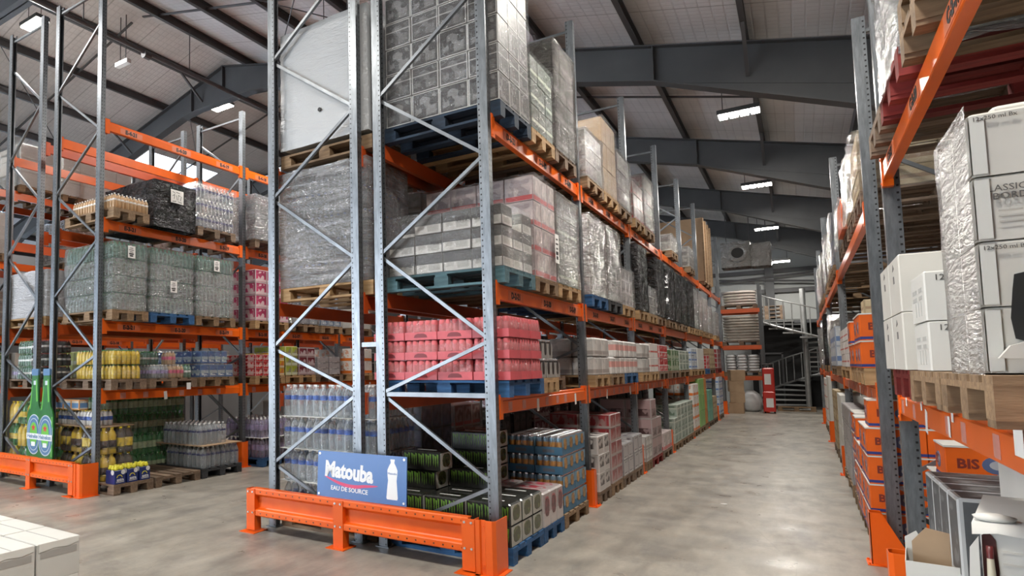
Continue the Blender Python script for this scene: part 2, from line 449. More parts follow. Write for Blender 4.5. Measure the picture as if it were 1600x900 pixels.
m = MB(); m.box(-14.45, -14.3, 2.5, YB, 0, 4.3); struct('wall_light_screen', m.mesh('wall_light_screen', M('grey light screen', (.20, .205, .21), .6, 0, .1, 1)))  # added wall that keeps side daylight out of the low rack gaps
def rafter(y):
    """tapered portal frame: web, flanges, haunch and columns, as one welded piece"""
    m = MB(); t = .012
    D = .62
    top = [(XL, zr(XL)), (RX, RZ), (XR, zr(XR))]
    kr, kl = -1.73, -22.0
    bot = [(XR, zr(XR) - 1.55), (kr, zr(kr) - D), (RX + 1.55, zr(RX + 1.55) - D), (RX + .95, zr(RX + 1.0) - D - .08), (RX - .95, zr(RX - 1.0) - D - .08), (RX - 1.55, zr(RX - 1.55) - D), (kl, zr(kl) - D), (XL, zr(XL) - 1.55)]
    m.prism(top + bot, 'y', y - t, y + t)
    for (a, b) in zip(top[:-1], top[1:]): m.bar((a[0], y, a[1] - .01), (b[0], y, b[1] - .01), .24, .02)
    for (a, b) in zip(bot[:-1], bot[1:]): m.bar((a[0], y, a[1] + .01), (b[0], y, b[1] + .01), .24, .02)
    m.bar((kr, y, zr(kr) - D + .01), (XR, y, zr(XR) - D - .1), .05, .02)          # the rafter's own flange above the haunch
    for x in (RX, -13.1, -10.1, -8.2, -4.55, -1.73, 1.2):
        dz = D if x not in (RX,) else D + .05
        m.box(x - .008, x + .008, y - .11, y + .11, zr(x) - dz, zr(x) - .02)
    for x in (XL + .2, XR - .2): m.box(x - .2, x + .2, y - .12, y + .12, 0, zr(x) - .6)
    return m
RAFTERS = {}
for y in (-5.0, .5, 6.0, 11.5, 17.0, 22.5, 28.0):
    RAFTERS[y] = struct('rafter', rafter(y).mesh('rafter', DARKSTEEL))
PX = [-.43 - 1.525 * i for i in range(8)] + [1.1, 2.6, 4.1] + [-12.75 - 1.525 * i for i in range(10)]
pm = {}
for x in PX:
    m = MB(); z = zr(x)
    m.prism([(-.035, 0), (.04, 0), (.04, .015), (-.02, .015), (-.02, .185), (.035, .185), (.035, .2), (-.035, .2)], 'y', YF, YB)
    struct('purlin', m.mesh('purlin', PURLIN), None, (x, 0, z + .005))
# knee braces from purlins down to the rafters' lower flange, tie rods and the pipe under the ridge
for y in (6.0, 11.5, 17.0, 22.5, 28.0):
    for x in (-.43, -3.48, -6.53, -9.58, -12.75, -15.8, -18.85):
        for s_ in (-1, 1):
            m = MB(); m.bar((x, y + .75 * s_, zr(x) + .02), (x, y + .02 * s_, zr(x) - .52), .05, .05)
            obj('knee_brace', m.mesh('knee_brace', PURLIN), RAFTERS[y])
def tie(p, q, r=None, w=None, h=None):
    m = MB()
    if r: m.tube(p, q, r, 6)
    else: m.bar(p, q, w, h)
    struct('tie_rod', m.mesh('tie_rod', PURLIN))
for y in (8.75, 14.25, 19.75, 25.25):
    tie((RX + .2, y, zr(RX + .2) + .1), (XR, y, zr(XR) + .1), None, .05, .03); tie((RX - .2, y, zr(RX - .2) + .1), (XL, y, zr(XL) + .1), None, .05, .03)
for y0, y1 in ((6, 11.5), (11.5, 17), (22.5, 28)):
    tie((-10, y0 + .1, zr(-10) - .1), (-4.6, y1 - .1, zr(-4.6) - .1), .012); tie((-4.6, y0 + .1, zr(-4.6) - .1), (-10, y1 - .1, zr(-10) - .1), .012)
    tie((-13.5, y0 + .1, zr(-13.5) - .1), (-18.5, y1 - .1, zr(-18.5) - .1), .012)
tie((-2.6, YB - .4, 5.0), (4.2, YB - .4, 5.35), .04); tie((-2.6, YB - .4, 5.1), (4.2, YB - .4, 4.5), .04)
for z in (4.55, 5.35):
    m = MB(); m.bar((-3, YB - .12, z), (4.5, YB - .12, z), .1, .16); struct('wall_girt', m.mesh('wall_girt', PURLIN))
m = MB(); m.tube((-11.1, YF, 8.5), (-11.1, YB, 8.5), .055, 10)
for y in (8.4, 14.2, 20): m.tube((-11.1, y - .08, 8.44), (-11.1, y + .08, 8.44), .085, 10)
pipe = struct('sprinkler_pipe', m.mesh('sprinkler_pipe', PURLIN))
m = MB()
for y in (2.5, 6.9, 9.6, 13, 17, 21): m.tube((-11.1, y, 8.5), (-11.1, y, zr(-11.1) + .1), .012, 6)
obj('hanger_rods', m.mesh('hanger_rods', PURLIN), pipe)

# steel column and black enclosure at the far end of the aisle
m = MB(); m.box(-.95, -.72, YB - .35, YB - .02, 0, 5.6); m.box(-.98, -.69, YB - .37, YB - .33, 0, 5.6); struct('column', m.mesh('column', DARKSTEEL))
m = MB(); m.box(-1.55, 1.9, 30.1, 30.2, 0, 3.15); m.box(1.8, 1.9, 27.9, 30.1, 0, 3.15); struct('wall_enclosure', m.mesh('wall_enclosure', BLACK))
m = MB(); m.box(-1.55, 1.9, 29.3, 30.95, 3.15, 3.27); struct('ceiling_enclosure', m.mesh('ceiling_enclosure', DARKSTEEL))
m = MB()
for x in (-1.3, -.55): m.box(x - .03, x + .03, 30.0, 30.07, 0, 2.05)
m.box(-1.33, -.52, 30.0, 30.07, 2.0, 2.07)
struct('door_1', m.mesh('door_1', PURLIN))

# ---------------------------------------------------------------- light fittings
LAMP = M('white_led_panel', (1, .96, .88), .4, emit=26)
LAMPW = M('warm_led_panel', (1, .93, .80), .4, emit=30)
def high_bay(i, x, y, z, watts):
    side = 'ridge' if x < -10 else 'aisle'
    where = {0: 'nearest the camera over the right aisle', 1: 'second along the right aisle roof', 2: 'third along the right aisle roof', 3: 'furthest above the spiral staircase',
             4: 'above the top left rack', 5: 'beside the ridge plate of the roof', 6: 'over the near end of the right aisle', 7: 'right above the camera',
             8: 'over the open floor before the racks', 9: 'unseen fill over the floor behind the camera', 10: 'under the ridge before the left rack', 11: 'over the aisle between left and middle racks'}[i]
    t = thing('high_bay_light', 'lit white four panel roof lamp, ' + where, 'lamp', (x, y, z), 0, 'high bay lamps under the roof')
    m = MB(); m.box(-.34, .34, -.15, .15, .03, .11); obj('housing', m.mesh('housing', DARKSTEEL), t)
    for k in range(4):
        m = MB(); xx = -.33 + k * .17; m.box(xx + .018, xx + .152, -.13, .13, .0, .03)
        obj('led_panel', m.mesh('led_panel', LAMP if side == 'aisle' else LAMPW), t)
    m = MB(); zt = zr(x) + .1 - z
    for xx in (-.25, .25): m.tube((xx, 0, .11), (xx, 0, zt), .008, 6)
    obj('suspension', m.mesh('suspension', PURLIN), t)
    ld = bpy.data.lights.new('high_bay_lamp', 'AREA'); ld.shape = 'RECTANGLE'; ld.size = .66; ld.size_y = .28; ld.energy = watts
    ld.color = (1, .95, .87) if side == 'aisle' else (1, .96, .92); ld.spread = PI
    lo = bpy.data.objects.new('high_bay_lamp', ld); lo.location = (0, 0, -.012); link(lo, t)
for i, a in enumerate(HIGH_BAYS): high_bay(i, *a)
t = thing('emergency_light', 'small white emergency light box hanging from the dark purlin', 'lamp', (-12.0, 8.45, 8.55))
m = MB(); m.cbox(-.22, .22, -.06, .06, -.05, .05, .01); obj('casing', m.mesh('casing', WHITE), t)
m = MB(); m.tube((-.1, 0, .05), (-.1, 0, 1.1), .012, 6); m.tube((.1, 0, .05), (.1, 0, 1.1), .012, 6); obj('hanger_rods', m.mesh('hanger_rods', PURLIN), t)

# ---------------------------------------------------------------- rack parts
def post_mesh(h):
    m = MB(); w, d, t = .09, .075, .004            # web faces +x (the aisle), open towards -x
    pts = [(w / 2, -d / 2), (w / 2, d / 2), (-w / 2, d / 2), (-w / 2, d / 2 - .016), (-w / 2 + t, d / 2 - .016), (-w / 2 + t, d / 2 - t), (w / 2 - t, d / 2 - t),
           (w / 2 - t, .006), (w / 2 - t - .006, .004), (w / 2 - t - .006, -.004), (w / 2 - t, -.006),
           (w / 2 - t, -d / 2 + t), (-w / 2 + t, -d / 2 + t), (-w / 2 + t, -d / 2 + .016), (-w / 2, -d / 2 + .016), (-w / 2, -d / 2)]
    m.prism(pts, 'z', .008, h)
    return m.mesh('post', GALV)
POSTS = {}
PLATE = None
def upright(label, xl, xr, y, h, odd, group, strut=None):
    """upright frame: xl..xr are the outer faces; nodes of the zigzag bracing follow the photograph"""
    global PLATE
    t = thing('rack_upright', label, 'rack upright', ((xl + xr) / 2, y, 0), 0, group)
    if h not in POSTS: POSTS[h] = post_mesh(h)
    if PLATE is None:
        m = MB(); m.box(-.07, .07, -.06, .06, 0, .008)
        for a in (-.05, .05): m.tube((a, -.045, .008), (a, -.045, .022), .009, 6)
        PLATE = m.mesh('base_plate', STEEL)
    hw = (xr - xl) / 2 - .045
    for s in (1, -1):
        p = obj('post', POSTS[h], t, (s * hw, 0, 0), (0, 0, 0 if s > 0 else PI))
        obj('base_plate', PLATE, p)
    R = [.65, 1.87, 3.48, 5.03, 6.6]; L = [1.40, 2.71, 4.25, 5.82]
    if odd: R, L = L, R
    zs = sorted([(z, hw - .02) for z in R] + [(z, -hw + .02) for z in L])
    zs = [(z, x) for z, x in zs if z < h - .02]
    zs = [(.12, -zs[0][1])] + zs
    for (z0, x0), (z1, x1) in zip(zs[:-1], zs[1:]):
        m = MB(); m.bar((x0, -.012 if x1 > x0 else .012, z0 + .015), (x1, -.012 if x1 > x0 else .012, z1 - .015), .03, .032, 0, (0, 1, 0)); obj('brace', m.mesh('brace', STEEL), t)
    m = MB(); z = h - .12; m.bar((-hw, 0, z), (hw, 0, z), .03, .03); obj('brace', m.mesh('brace', STEEL), t)
    if strut: m = MB(); m.bar((-hw, 0, strut), (hw, 0, strut), .04, .04); obj('strut', m.mesh('strut', STEEL), t)
    return t
BEAMS = {}
def beam_protos(ln, mt):
    k = (round(ln, 3), mt.name)
    if k not in BEAMS:
        m = MB(); m.prism([(0, 0), (.045, 0), (.05, .004), (.05, .104), (.046, .108), (.038, .11), (.038, .136), (.034, .14), (0, .14)], 'y', .0, ln)
        c = MB(); c.box(-.004, .054, -.055, .0, -.045, .165); c.box(.05, .056, -.045, .018, -.045, .165)
        for z in (-.02, .14): c.tube((.054, -.03, z), (.06, -.03, z), .008, 6)
        d = MB(); d.box(-.004, .054, ln, ln + .055, -.045, .165); d.box(.05, .056, ln - .018, ln + .045, -.045, .165)
        BEAMS[k] = (m.mesh('crossbar', mt), c.mesh('connector', mt), d.mesh('connector', mt))
    return BEAMS[k]
LABPL = {}
def beam(label, x, side, y, ln, ztop, group, texts=None, mt=None, patches=0):
    """box beam along y; side=+1 faces +x. texts: list of (string, offset along y)"""
    a, b, c = beam_protos(ln, mt or ORANGE2)
    t = thing('rack_crossbar', label, 'rack beam', (x, y, ztop - .14), 0 if side > 0 else PI, group, me=a)
    if side < 0: t.location = (x, y + ln, ztop - .14)
    obj('connector', b, t); obj('connector', c, t)
    if texts:
        for s, o in texts:
            if 'tag' not in LABPL:
                q = MB(); q.box(0, .0012, -.19, .19, .016, .098); LABPL['tag'] = q.mesh('location_label', TAG)
            pl = obj('location_label', LABPL['tag'], t, (.05, o, 0))
            obj('lettering', text_mesh(s, .078 if s[0] == 'E' else .080, INK, bold=.004), pl, (.0022, 0, .056), AISLE)
    for k in range(patches):
        if 'patch' not in LABPL:
            q = MB(); q.box(0, .001, -.045, .045, .015, .095); LABPL['patch'] = q.mesh('old_label', PATCH)
            q = MB(); q.box(0, .0015, -.03, .03, -.03, .09); LABPL['note'] = q.mesh('paper_note', PAPER)
        pk = .14 + (ln - .3) * (k + random.random() * .4) / patches
        if k % 4 == 2: obj('paper_note', LABPL['note'], t, (.051, pk, 0), (random.uniform(-.25, .25), 0, 0))
        else: obj('old_label', LABPL['patch'], t, (.0502, pk, 0))
    return t
PROT = {}
def protector(label, x, y, rot, group, gusset=False):
    if gusset not in PROT:
        m = MB(); h = .42; t = .006
        if gusset:
            m.box(-.07, .07, -.08, -.08 + t, .006, h)
            for sx in (-1, 1):
                x0 = sx * .07 - (t if sx > 0 else 0)
                m.prism([(-.08, .006), (.14, .006), (.14, .14), (.0, h), (-.08, h)], 'x', x0, x0 + t)
        else:
            m.prism([(-.075, .07), (-.075, -.05), (-.05, -.075), (.05, -.075), (.075, -.05), (.075, .07), (.069, .07), (.069, -.047), (.047, -.069), (-.047, -.069), (-.069, -.047), (-.069, .07)], 'z', .006, h)
        p = MB(); p.box(-.1, .1, -.11, .09 if not gusset else .16, 0, .007)
        for a in (-.08, .08): p.tube((a, -.095, .007), (a, -.095, .02), .009, 6)
        PROT[gusset] = (m.mesh('post_protector', ORANGE), p.mesh('base_plate', ORANGE))
    a, p = PROT[gusset]
    t = thing('post_protector', label, 'post guard', (x, y, 0), rot, group, me=a)
    obj('base_plate', p, t)
    return t
def end_guard(label, x0, x1, posts, y, group, hi=.435):
    """double-post orange end rail in front of the first uprights; right end wraps the corner"""
    t = thing('end_guard', label, 'guard rail', (x0, y, 0), 0, group)
    zb = hi - .275
    prof = [(0, 0), (-.05, 0), (-.06, .01), (-.06, .055), (-.05, .065), (-.02, .075), (-.012, .085), (-.012, .19), (-.02, .20), (-.05, .21), (-.06, .22), (-.06, .265), (-.05, .275), (.02, .275), (.02, .268), (0, .268)]
    for a, b in zip(posts[:-1], posts[1:]):
        m = MB(); m.prism([(u, v) for u, v in prof], 'x', 0, b - a - .004)
        obj('rail', m.mesh('rail', GUARD), t, (a - x0, 0, zb))
    for k, px in enumerate(posts):
        last = k == len(posts) - 1
        m = MB(); w = .055
        m.prism([(-w, -.068), (w, -.068), (w, .03), (w - .006, .03), (w - .006, -.062), (-w + .006, -.062), (-w + .006, .03), (-w, .03)], 'z', .007 if 0 < k < len(posts) - 1 else .02, hi - .005)
        p = obj('guard_post', m.mesh('guard_post', ORANGE), t, (px - x0, 0, 0))
        q = MB(); q.box(-.10, .10, -.13, .08, 0, .007); obj('base_plate', q.mesh('base_plate', ORANGE), p)
        q = MB()
        for bx in (-.03, .03):
            for bz in (zb + .035, zb + .24): q.tube((bx, -.068, bz), (bx, -.076, bz), .010, 6)
        obj('bolts', q.mesh('bolts', BOLT), p)
    m = MB(); xe = posts[-1] - x0                  # corner piece that wraps the last upright
    pts = [(xe + .055, -.06), (xe + .095, -.06), (xe + .105, -.045), (xe + .135, -.045), (xe + .145, -.06), (xe + .20, -.06), (xe + .225, -.035), (xe + .225, .20), (xe + .219, .20), (xe + .219, -.032), (xe + .198, -.054),
           (xe + .147, -.054), (xe + .137, -.039), (xe + .103, -.039), (xe + .093, -.054), (xe + .055, -.054)]
    m.prism(pts, 'z', .006, hi - .005)
    p = obj('corner_guard', m.mesh('corner_guard', ORANGE), t)
    q = MB(); q.box(xe + .06, xe + .26, -.1, .2, 0, .007)
    for zz in (.07, hi - .06): q.tube((xe + .12, -.045, zz), (xe + .12, -.053, zz), .011, 6)
    obj('base_plate', q.mesh('base_plate', ORANGE), p)
    return t

LV = ['ground', 'first level', 'second level', 'third level', 'fourth level']
BAY = ['first bay', 'second bay', 'third bay', 'fourth bay', 'fifth bay', 'sixth bay', 'seventh bay', 'eighth bay']
# middle double rack: row A on the left, row B on the aisle
Y0, L0 = 5.14, 2.8
A0, A1, B0, B1 = -4.61, -3.43, -3.246, -2.075
ZC = [1.383, 2.362, 3.83]
for k in range(9):
    y = Y0 + k * L0; hh = 6.0 if k == 0 else 5.93
    if k < 8: upright('grey upright frame of the middle rack aisle row, %s from the camera' % ORD[k], B0, B1, y, hh if k else 6.35, False, 'uprights of the middle rack', 1.40 if k == 0 else None)
    if k < 6: upright('grey upright frame of the middle rack back row, %s from the camera' % ORD[k], A0, A1, y, hh if k else 6.35, True, 'uprights of the middle rack')
t = thing('row_spacer', 'short steel spacer tying the two middle rack rows together', 'spacer', (A1 - .005, Y0, 1.87))
m = MB(); m.box(0, B0 - A1 + .01, -.02, .02, -.022, .022); obj('tie', m.mesh('tie', STEEL), t)
for k in range(7):
    y = Y0 + .0375 + .055 + k * L0; ln = L0 - .075 - .11
    for l, z in enumerate(ZC):
        tx = [('D-%d-%d' % (l + 1, 21 - 3 * k - i), .42 + .9 * i) for i in range(3)] if l and k < 3 else None
        beam('orange rack beam, middle rack aisle side, %s, %s' % (LV[l + 1], BAY[k]), B1 - .05, 1, y, ln, z, 'beams of the middle rack', tx, None, (7 if l == 0 else 0) if k < 4 else 0)
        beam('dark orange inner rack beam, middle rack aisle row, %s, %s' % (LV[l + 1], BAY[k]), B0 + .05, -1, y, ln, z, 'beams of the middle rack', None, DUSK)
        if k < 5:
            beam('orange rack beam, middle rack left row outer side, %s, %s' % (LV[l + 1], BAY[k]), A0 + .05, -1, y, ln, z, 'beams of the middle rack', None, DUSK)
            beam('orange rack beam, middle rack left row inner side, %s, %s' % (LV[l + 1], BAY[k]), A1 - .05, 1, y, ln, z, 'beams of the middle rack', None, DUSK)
for k in range(1, 8):
    protector('orange post guard at the middle rack aisle, %s from the corner' % ORD[k - 1], B1 - .02, Y0 + k * L0 - .01, PI / 2, 'post guards of the middle rack')
end_guard('long orange guard rail at the end of the middle rack below blue sign', -4.66, -2.0, [-4.62, -3.52, -2.23], 4.90, 'orange end guards')
# left double rack
E0, E1, F0, F1 = -8.93, -7.74, -10.33, -9.28
ZE = [1.383, 2.34, 3.76, 5.17]
for k in range(5):
    y = Y0 + k * L0
    upright('blue grey upright of the left rack aisle row, %s from the camera' % ORD[k], E0, E1, y, 7.2 if k == 0 else 6.2, False, 'uprights of the left rack')
    if k < 4: upright('blue grey upright of the left rack back row, %s from the camera' % ORD[k], F0, F1, y, 7.2 if k == 0 else 6.2, True, 'uprights of the left rack')
for k in range(4):
    y = Y0 + .0375 + .055 + k * L0; ln = L0 - .075 - .11
    for l, z in enumerate(ZE):
        tx = [('E-%d-%d' % (l + 1, 21 - 3 * k - i), .38 + .93 * i) for i in range(3)] if l and k < 3 else None
        beam('orange rack beam, left rack aisle side, %s, %s' % (LV[l + 1], BAY[k]), E1 - .05, 1, y, ln, z, 'beams of the left rack', tx, None, 6 if l == 0 else 0)
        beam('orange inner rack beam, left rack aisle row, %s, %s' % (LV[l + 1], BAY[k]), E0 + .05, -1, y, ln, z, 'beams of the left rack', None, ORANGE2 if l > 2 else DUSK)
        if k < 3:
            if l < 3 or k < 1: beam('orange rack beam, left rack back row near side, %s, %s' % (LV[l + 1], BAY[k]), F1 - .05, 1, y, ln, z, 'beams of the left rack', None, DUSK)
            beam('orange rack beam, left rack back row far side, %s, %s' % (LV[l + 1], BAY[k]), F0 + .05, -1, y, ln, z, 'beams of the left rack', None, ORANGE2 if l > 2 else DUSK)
for k in range(1, 4): protector('orange post guard at the left rack aisle, %s from its corner' % ORD[k - 1], E1 - .02, Y0 + k * L0 - .01, PI / 2, 'post guards of the left rack')
end_guard('orange guard rail at the end of the left rack under the bottle boards', -10.5, -7.6, [-10.42, -8.95, -7.88], 4.90, 'orange end guards')
# far left rack across the next aisle
G0, G1 = -13.5, -12.3
for k in range(4):
    upright('grey upright frame of the far left rack, %s from the camera' % ORD[k], G0, G1, 3.4 + k * L0, 6.2, False, 'uprights of the far left rack')
for k in range(3):
    for l, z in enumerate(ZE):
        tx = [('G-2-%d' % (20 - i), .45 + .9 * i) for i in range(3)] if l == 1 and k == 1 else None
        beam('orange rack beam, far left rack front side, %s, %s' % (LV[l + 1], BAY[k]), G1 - .05, 1, 3.4 + .0925 + k * L0, L0 - .185, z, 'beams of the far left rack', tx)
        beam('orange rack beam, far left rack rear side, %s, %s' % (LV[l + 1], BAY[k]), G0 + .05, -1, 3.4 + .0925 + k * L0, L0 - .185, z, 'beams of the far left rack', None, DUSK)
# right rack
R0, R1 = .51, 1.68
RY = [.55, 5.62, 6.98, 12.1, 17.05, 22.0, 26.0]
RH = [5.9, 5.9, 4.62, 4.75, 4.75, 4.75, 4.75]
RN = ['behind the camera edge', 'beside the white boxes', 'behind the gusseted guard', 'fourth along the aisle', 'fifth along the aisle', 'sixth along the aisle', 'last along the aisle']
for y, h, nm in zip(RY, RH, RN): upright('grey upright frame of the right rack, ' + nm, R0, R1, y, h, True, 'uprights of the right rack')
ZR = [1.45, 3.0, 4.40]
for (ya, yb, nm) in ((RY[0], RY[1], 'nearest bay'), (RY[2], RY[3], 'bay of orange cartons'), (RY[3], RY[4], 'third bay'), (RY[4], RY[5], 'fourth bay'), (RY[5], RY[6], 'last bay')):
    for l, z in enumerate(ZR):
        y = ya + .0925; ln = yb - ya - .185
        if l == 2 and nm != 'nearest bay' : continue
        tx = [('C-2-%d' % (21 - q), .45 + 1.0 * q) for q in range(4)] if nm == 'nearest bay' and l == 1 else None
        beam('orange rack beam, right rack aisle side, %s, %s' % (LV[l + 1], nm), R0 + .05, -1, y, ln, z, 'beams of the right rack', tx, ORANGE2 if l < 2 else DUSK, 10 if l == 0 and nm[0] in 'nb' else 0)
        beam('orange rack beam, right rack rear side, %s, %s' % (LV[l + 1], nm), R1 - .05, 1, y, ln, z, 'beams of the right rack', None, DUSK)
for (px, py, rot, gs, nm) in ((.47, 6.93, -PI / 2, True, 'tall gusseted orange post guard at the right rack foot'), (.47, 5.55, -PI / 2, False, 'orange post guard below the small white carton at right'),
                          (.50, 12.05, -PI / 2, False, 'orange post guard at right rack, next after orange cartons'), (.50, 17.0, -PI / 2, False, 'orange post guard at right rack, third from the end'), (.50, 21.95, -PI / 2, False, 'orange post guard at right rack, nearest the staircase')):
    protector(nm, px, py, rot, 'post guards of the right rack', gs)

for q, (yy, zz) in enumerate([(5.167, 1.424), (4.575, 1.434), (3.72, 1.435), (3.808, 1.364), (2.706, 1.409)]):
    t = thing('shelf_note', 'white paper tag on the near right shelf beam, %s from the red pallet' % ORD[q], 'paper tag', (R0 - .0022, yy, zz), 0, 'paper tags on the right beam')
    m = MB(); w_ = .05 if q == 4 else .022
    m.box(-.0012, 0, -w_, w_, -.045, .045); obj('sheet', m.mesh('sheet', PAPER), t)

# ---------------------------------------------------------------- pallets
PAL = {}
def pallet(color, desc, x0, x1, y0, y1, z, group='pallets on the racks', detail=True):
    """boards run along x; blocks are 78 mm high"""
    k = (color, round(x1 - x0, 2), round(y1 - y0, 2), detail)
    loc = ((x0 + x1) / 2, (y0 + y1) / 2, z)
    lab = desc
    if k in PAL: return dup(PAL[k], lab, 'pallet', loc, None, group)
    mt = PALM[color]; X, Y = (x1 - x0) / 2, (y1 - y0) / 2
    t = thing('pallet', lab, 'pallet', loc, 0, group)
    PAL[k] = t
    n = 6 if Y > .45 else 5
    bw = .125
    def bx(m, a, b, c, d, e, f): m.box(a, b, c, d, e, f)
    tops = [(-X, X, -Y + i * (2 * Y - bw) / (n - 1), -Y + i * (2 * Y - bw) / (n - 1) + bw, .122, .144) for i in range(n)]
    crs = [(cx - .06, cx + .06, -Y, Y, .1, .122) for cx in (-X + .06, 0, X - .06)]
    bots = [(-X, X, cy - .05, cy + .05, 0, .022) for cy in (-Y + .05, 0, Y - .05)]
    blks = [(cx - .07, cx + .07, cy - .055, cy + .055, .022, .1) for cx in (-X + .07, 0, X - .07) for cy in (-Y + .055, 0, Y - .055)]
    if detail:
        for nm, lst in (('deck_board', tops), ('cross_board', crs), ('skid_board', bots), ('block', blks)):
            for b in lst:
                cx, cy = (b[0] + b[1]) / 2, (b[2] + b[3]) / 2
                kk = (color, nm, round(b[1] - b[0], 3), round(b[3] - b[2], 3))
                if kk not in BOARDS:
                    m = MB(); m.box(-(b[1] - b[0]) / 2, (b[1] - b[0]) / 2, -(b[3] - b[2]) / 2, (b[3] - b[2]) / 2, 0, b[5] - b[4]); BOARDS[kk] = m.mesh(nm, mt)
                dz = random.uniform(-.0015, .0) if nm == 'deck_board' else 0
                obj(nm, BOARDS[kk], t, (cx, cy, b[4] + dz))
    else:
        for nm, lst in (('deck_boards', tops + crs), ('skids', bots + blks)):
            m = MB()
            for b in lst: m.box(*b)
            o = obj(nm, m.mesh(nm, mt), t)
    return t
BOARDS = {}

# ---------------------------------------------------------------- wrapped pallet loads
def film_mesh(X, Y, h, mat, amp=.012, seed=0, cuts=9, bulge=0, top=1, skirt=0):
    bm = bmesh.new()
    nx, ny, nz = max(4, int(2 * X / .1)), max(4, int(2 * Y / .1)), max(4, int(h / .085))
    def grid(f, a, b):
        vs = [[bm.verts.new(f(i / a, j / b)) for j in range(b + 1)] for i in range(a + 1)]
        for i in range(a):
            for j in range(b): bm.faces.new((vs[i][j], vs[i + 1][j], vs[i + 1][j + 1], vs[i][j + 1]))
    grid(lambda u, v: (-X + 2 * X * u, -Y, h * v), nx, nz)
    grid(lambda u, v: (X - 2 * X * u, Y, h * v), nx, nz)
    grid(lambda u, v: (X, -Y + 2 * Y * u, h * v), ny, nz)
    grid(lambda u, v: (-X, Y - 2 * Y * u, h * v), ny, nz)
    if top: grid(lambda u, v: (-X + 2 * X * u, -Y + 2 * Y * v, h), nx, ny)
    bmesh.ops.remove_doubles(bm, verts=bm.verts, dist=.0005)
    for v in bm.verts:
        p = v.co.copy(); q = Vector((p.x * 2.2 + seed * 7.3, p.y * 2.2, p.z * 7))
        d = Vector((p.x / X if abs(p.x) > X * .97 else 0, p.y / Y if abs(p.y) > Y * .97 else 0, .6 if p.z > h * .985 else 0))
        if d.length == 0: continue
        d.normalize()
        k = (noise.noise(q) * .7 + noise.noise(q * 2.7) * .5 + .35) * amp
        if bulge: k += bulge * math.sin(PI * min(1, max(0, p.z / h)))
        v.co = p + d * max(k, .0015)
        if p.z < 1e-4 and skirt: v.co.z -= skirt * (.4 + .6 * abs(noise.noise(Vector((p.x * 6, p.y * 6, seed)))))
    bmesh.ops.recalc_face_normals(bm, faces=bm.faces)
    me = bpy.data.meshes.new('stretch_film'); bm.to_mesh(me); bm.free()
    me.materials.append(mat); me.polygons.foreach_set('use_smooth', [True] * len(me.polygons))
    return me
CRT = {}
def carton_mesh(w, d, h, mat, tape=None, c=.006):
    k = (round(w, 3), round(d, 3), round(h, 3), mat.name, tape.name if tape else '')
    if k not in CRT:
        m = MB(); m.cbox(-w / 2, w / 2, -d / 2, d / 2, 0, h, c)
        if tape: m.box(-w / 2 - .0008, w / 2 + .0008, -.025, .025, h - .05, h + .0008, 1)
        CRT[k] = m.mesh('carton', [mat] + ([tape] if tape else []))
    return CRT[k]
def load(label, x0, x1, y0, y1, z, h, n, box, film=None, cat='wrapped load', group=None, amp=.012, jit=.006, name='wrapped_load', boxh=None, seed=None, paper=None, shell=True, skirt=0, topcut=0):
    """a pallet load wrapped as one: cartons (parts) under a film (part)"""
    X, Y = (x1 - x0) / 2, (y1 - y0) / 2
    t = thing(name, label, cat, ((x0 + x1) / 2, (y0 + y1) / 2, z), 0, group)
    nx, ny, nz = n
    boxes = box if isinstance(box, (list, tuple)) else [box]
    w, d, hh = 2 * (X - .015) / nx, 2 * (Y - .015) / ny, (h - .012) / nz
    for k in range(nz):
        mt = boxes[k % len(boxes)]
        if mt is None: continue
        for i in range(nx):
            for j in range(ny):
                if shell and 0 < i < nx - 1 and 0 < j < ny - 1 and k < nz - 1: continue
                if topcut and k == nz - 1 and (i + j) % topcut == 0: continue
                o = obj('wrapped_box', carton_mesh(w - .004, d - .004, hh - .003, mt), t, (-X + .015 + w * (i + .5) + random.uniform(-jit, jit) * .5, -Y + .015 + d * (j + .5) + random.uniform(-jit, jit) * .5, .002 + hh * k))
    if film is not None:
        obj('stretch_film', film_mesh(X, Y, h, film, amp, seed if seed is not None else random.random() * 50, skirt=skirt), t)
    if paper:
        side, u, v, w_, h_ = paper
        m = MB()
        if side == 'x': m.box(X + amp + .004, X + amp + .006, u - w_ / 2, u + w_ / 2, v - h_ / 2, v + h_ / 2)
        else: m.box(u - w_ / 2, u + w_ / 2, -Y - amp - .006, -Y - amp - .004, v - h_ / 2, v + h_ / 2)
        p = obj('paper_label', m.mesh('paper_label', PAPER), t)
        m = MB()
        for q in range(5):
            zz = v + h_ * (.32 - q * .16); ww = w_ * (.36 if q % 2 else .26); hh2 = h_ * .028 if q < 3 else h_ * .06
            if side == 'x': m.box(X + amp + .006, X + amp + .0066, u - ww, u + ww * .8, zz - hh2, zz + hh2)
            else: m.box(u - ww, u + ww * .8, -Y - amp - .0066, -Y - amp - .006, zz - hh2, zz + hh2)
        obj('print', m.mesh('print', INK), p)
    return t

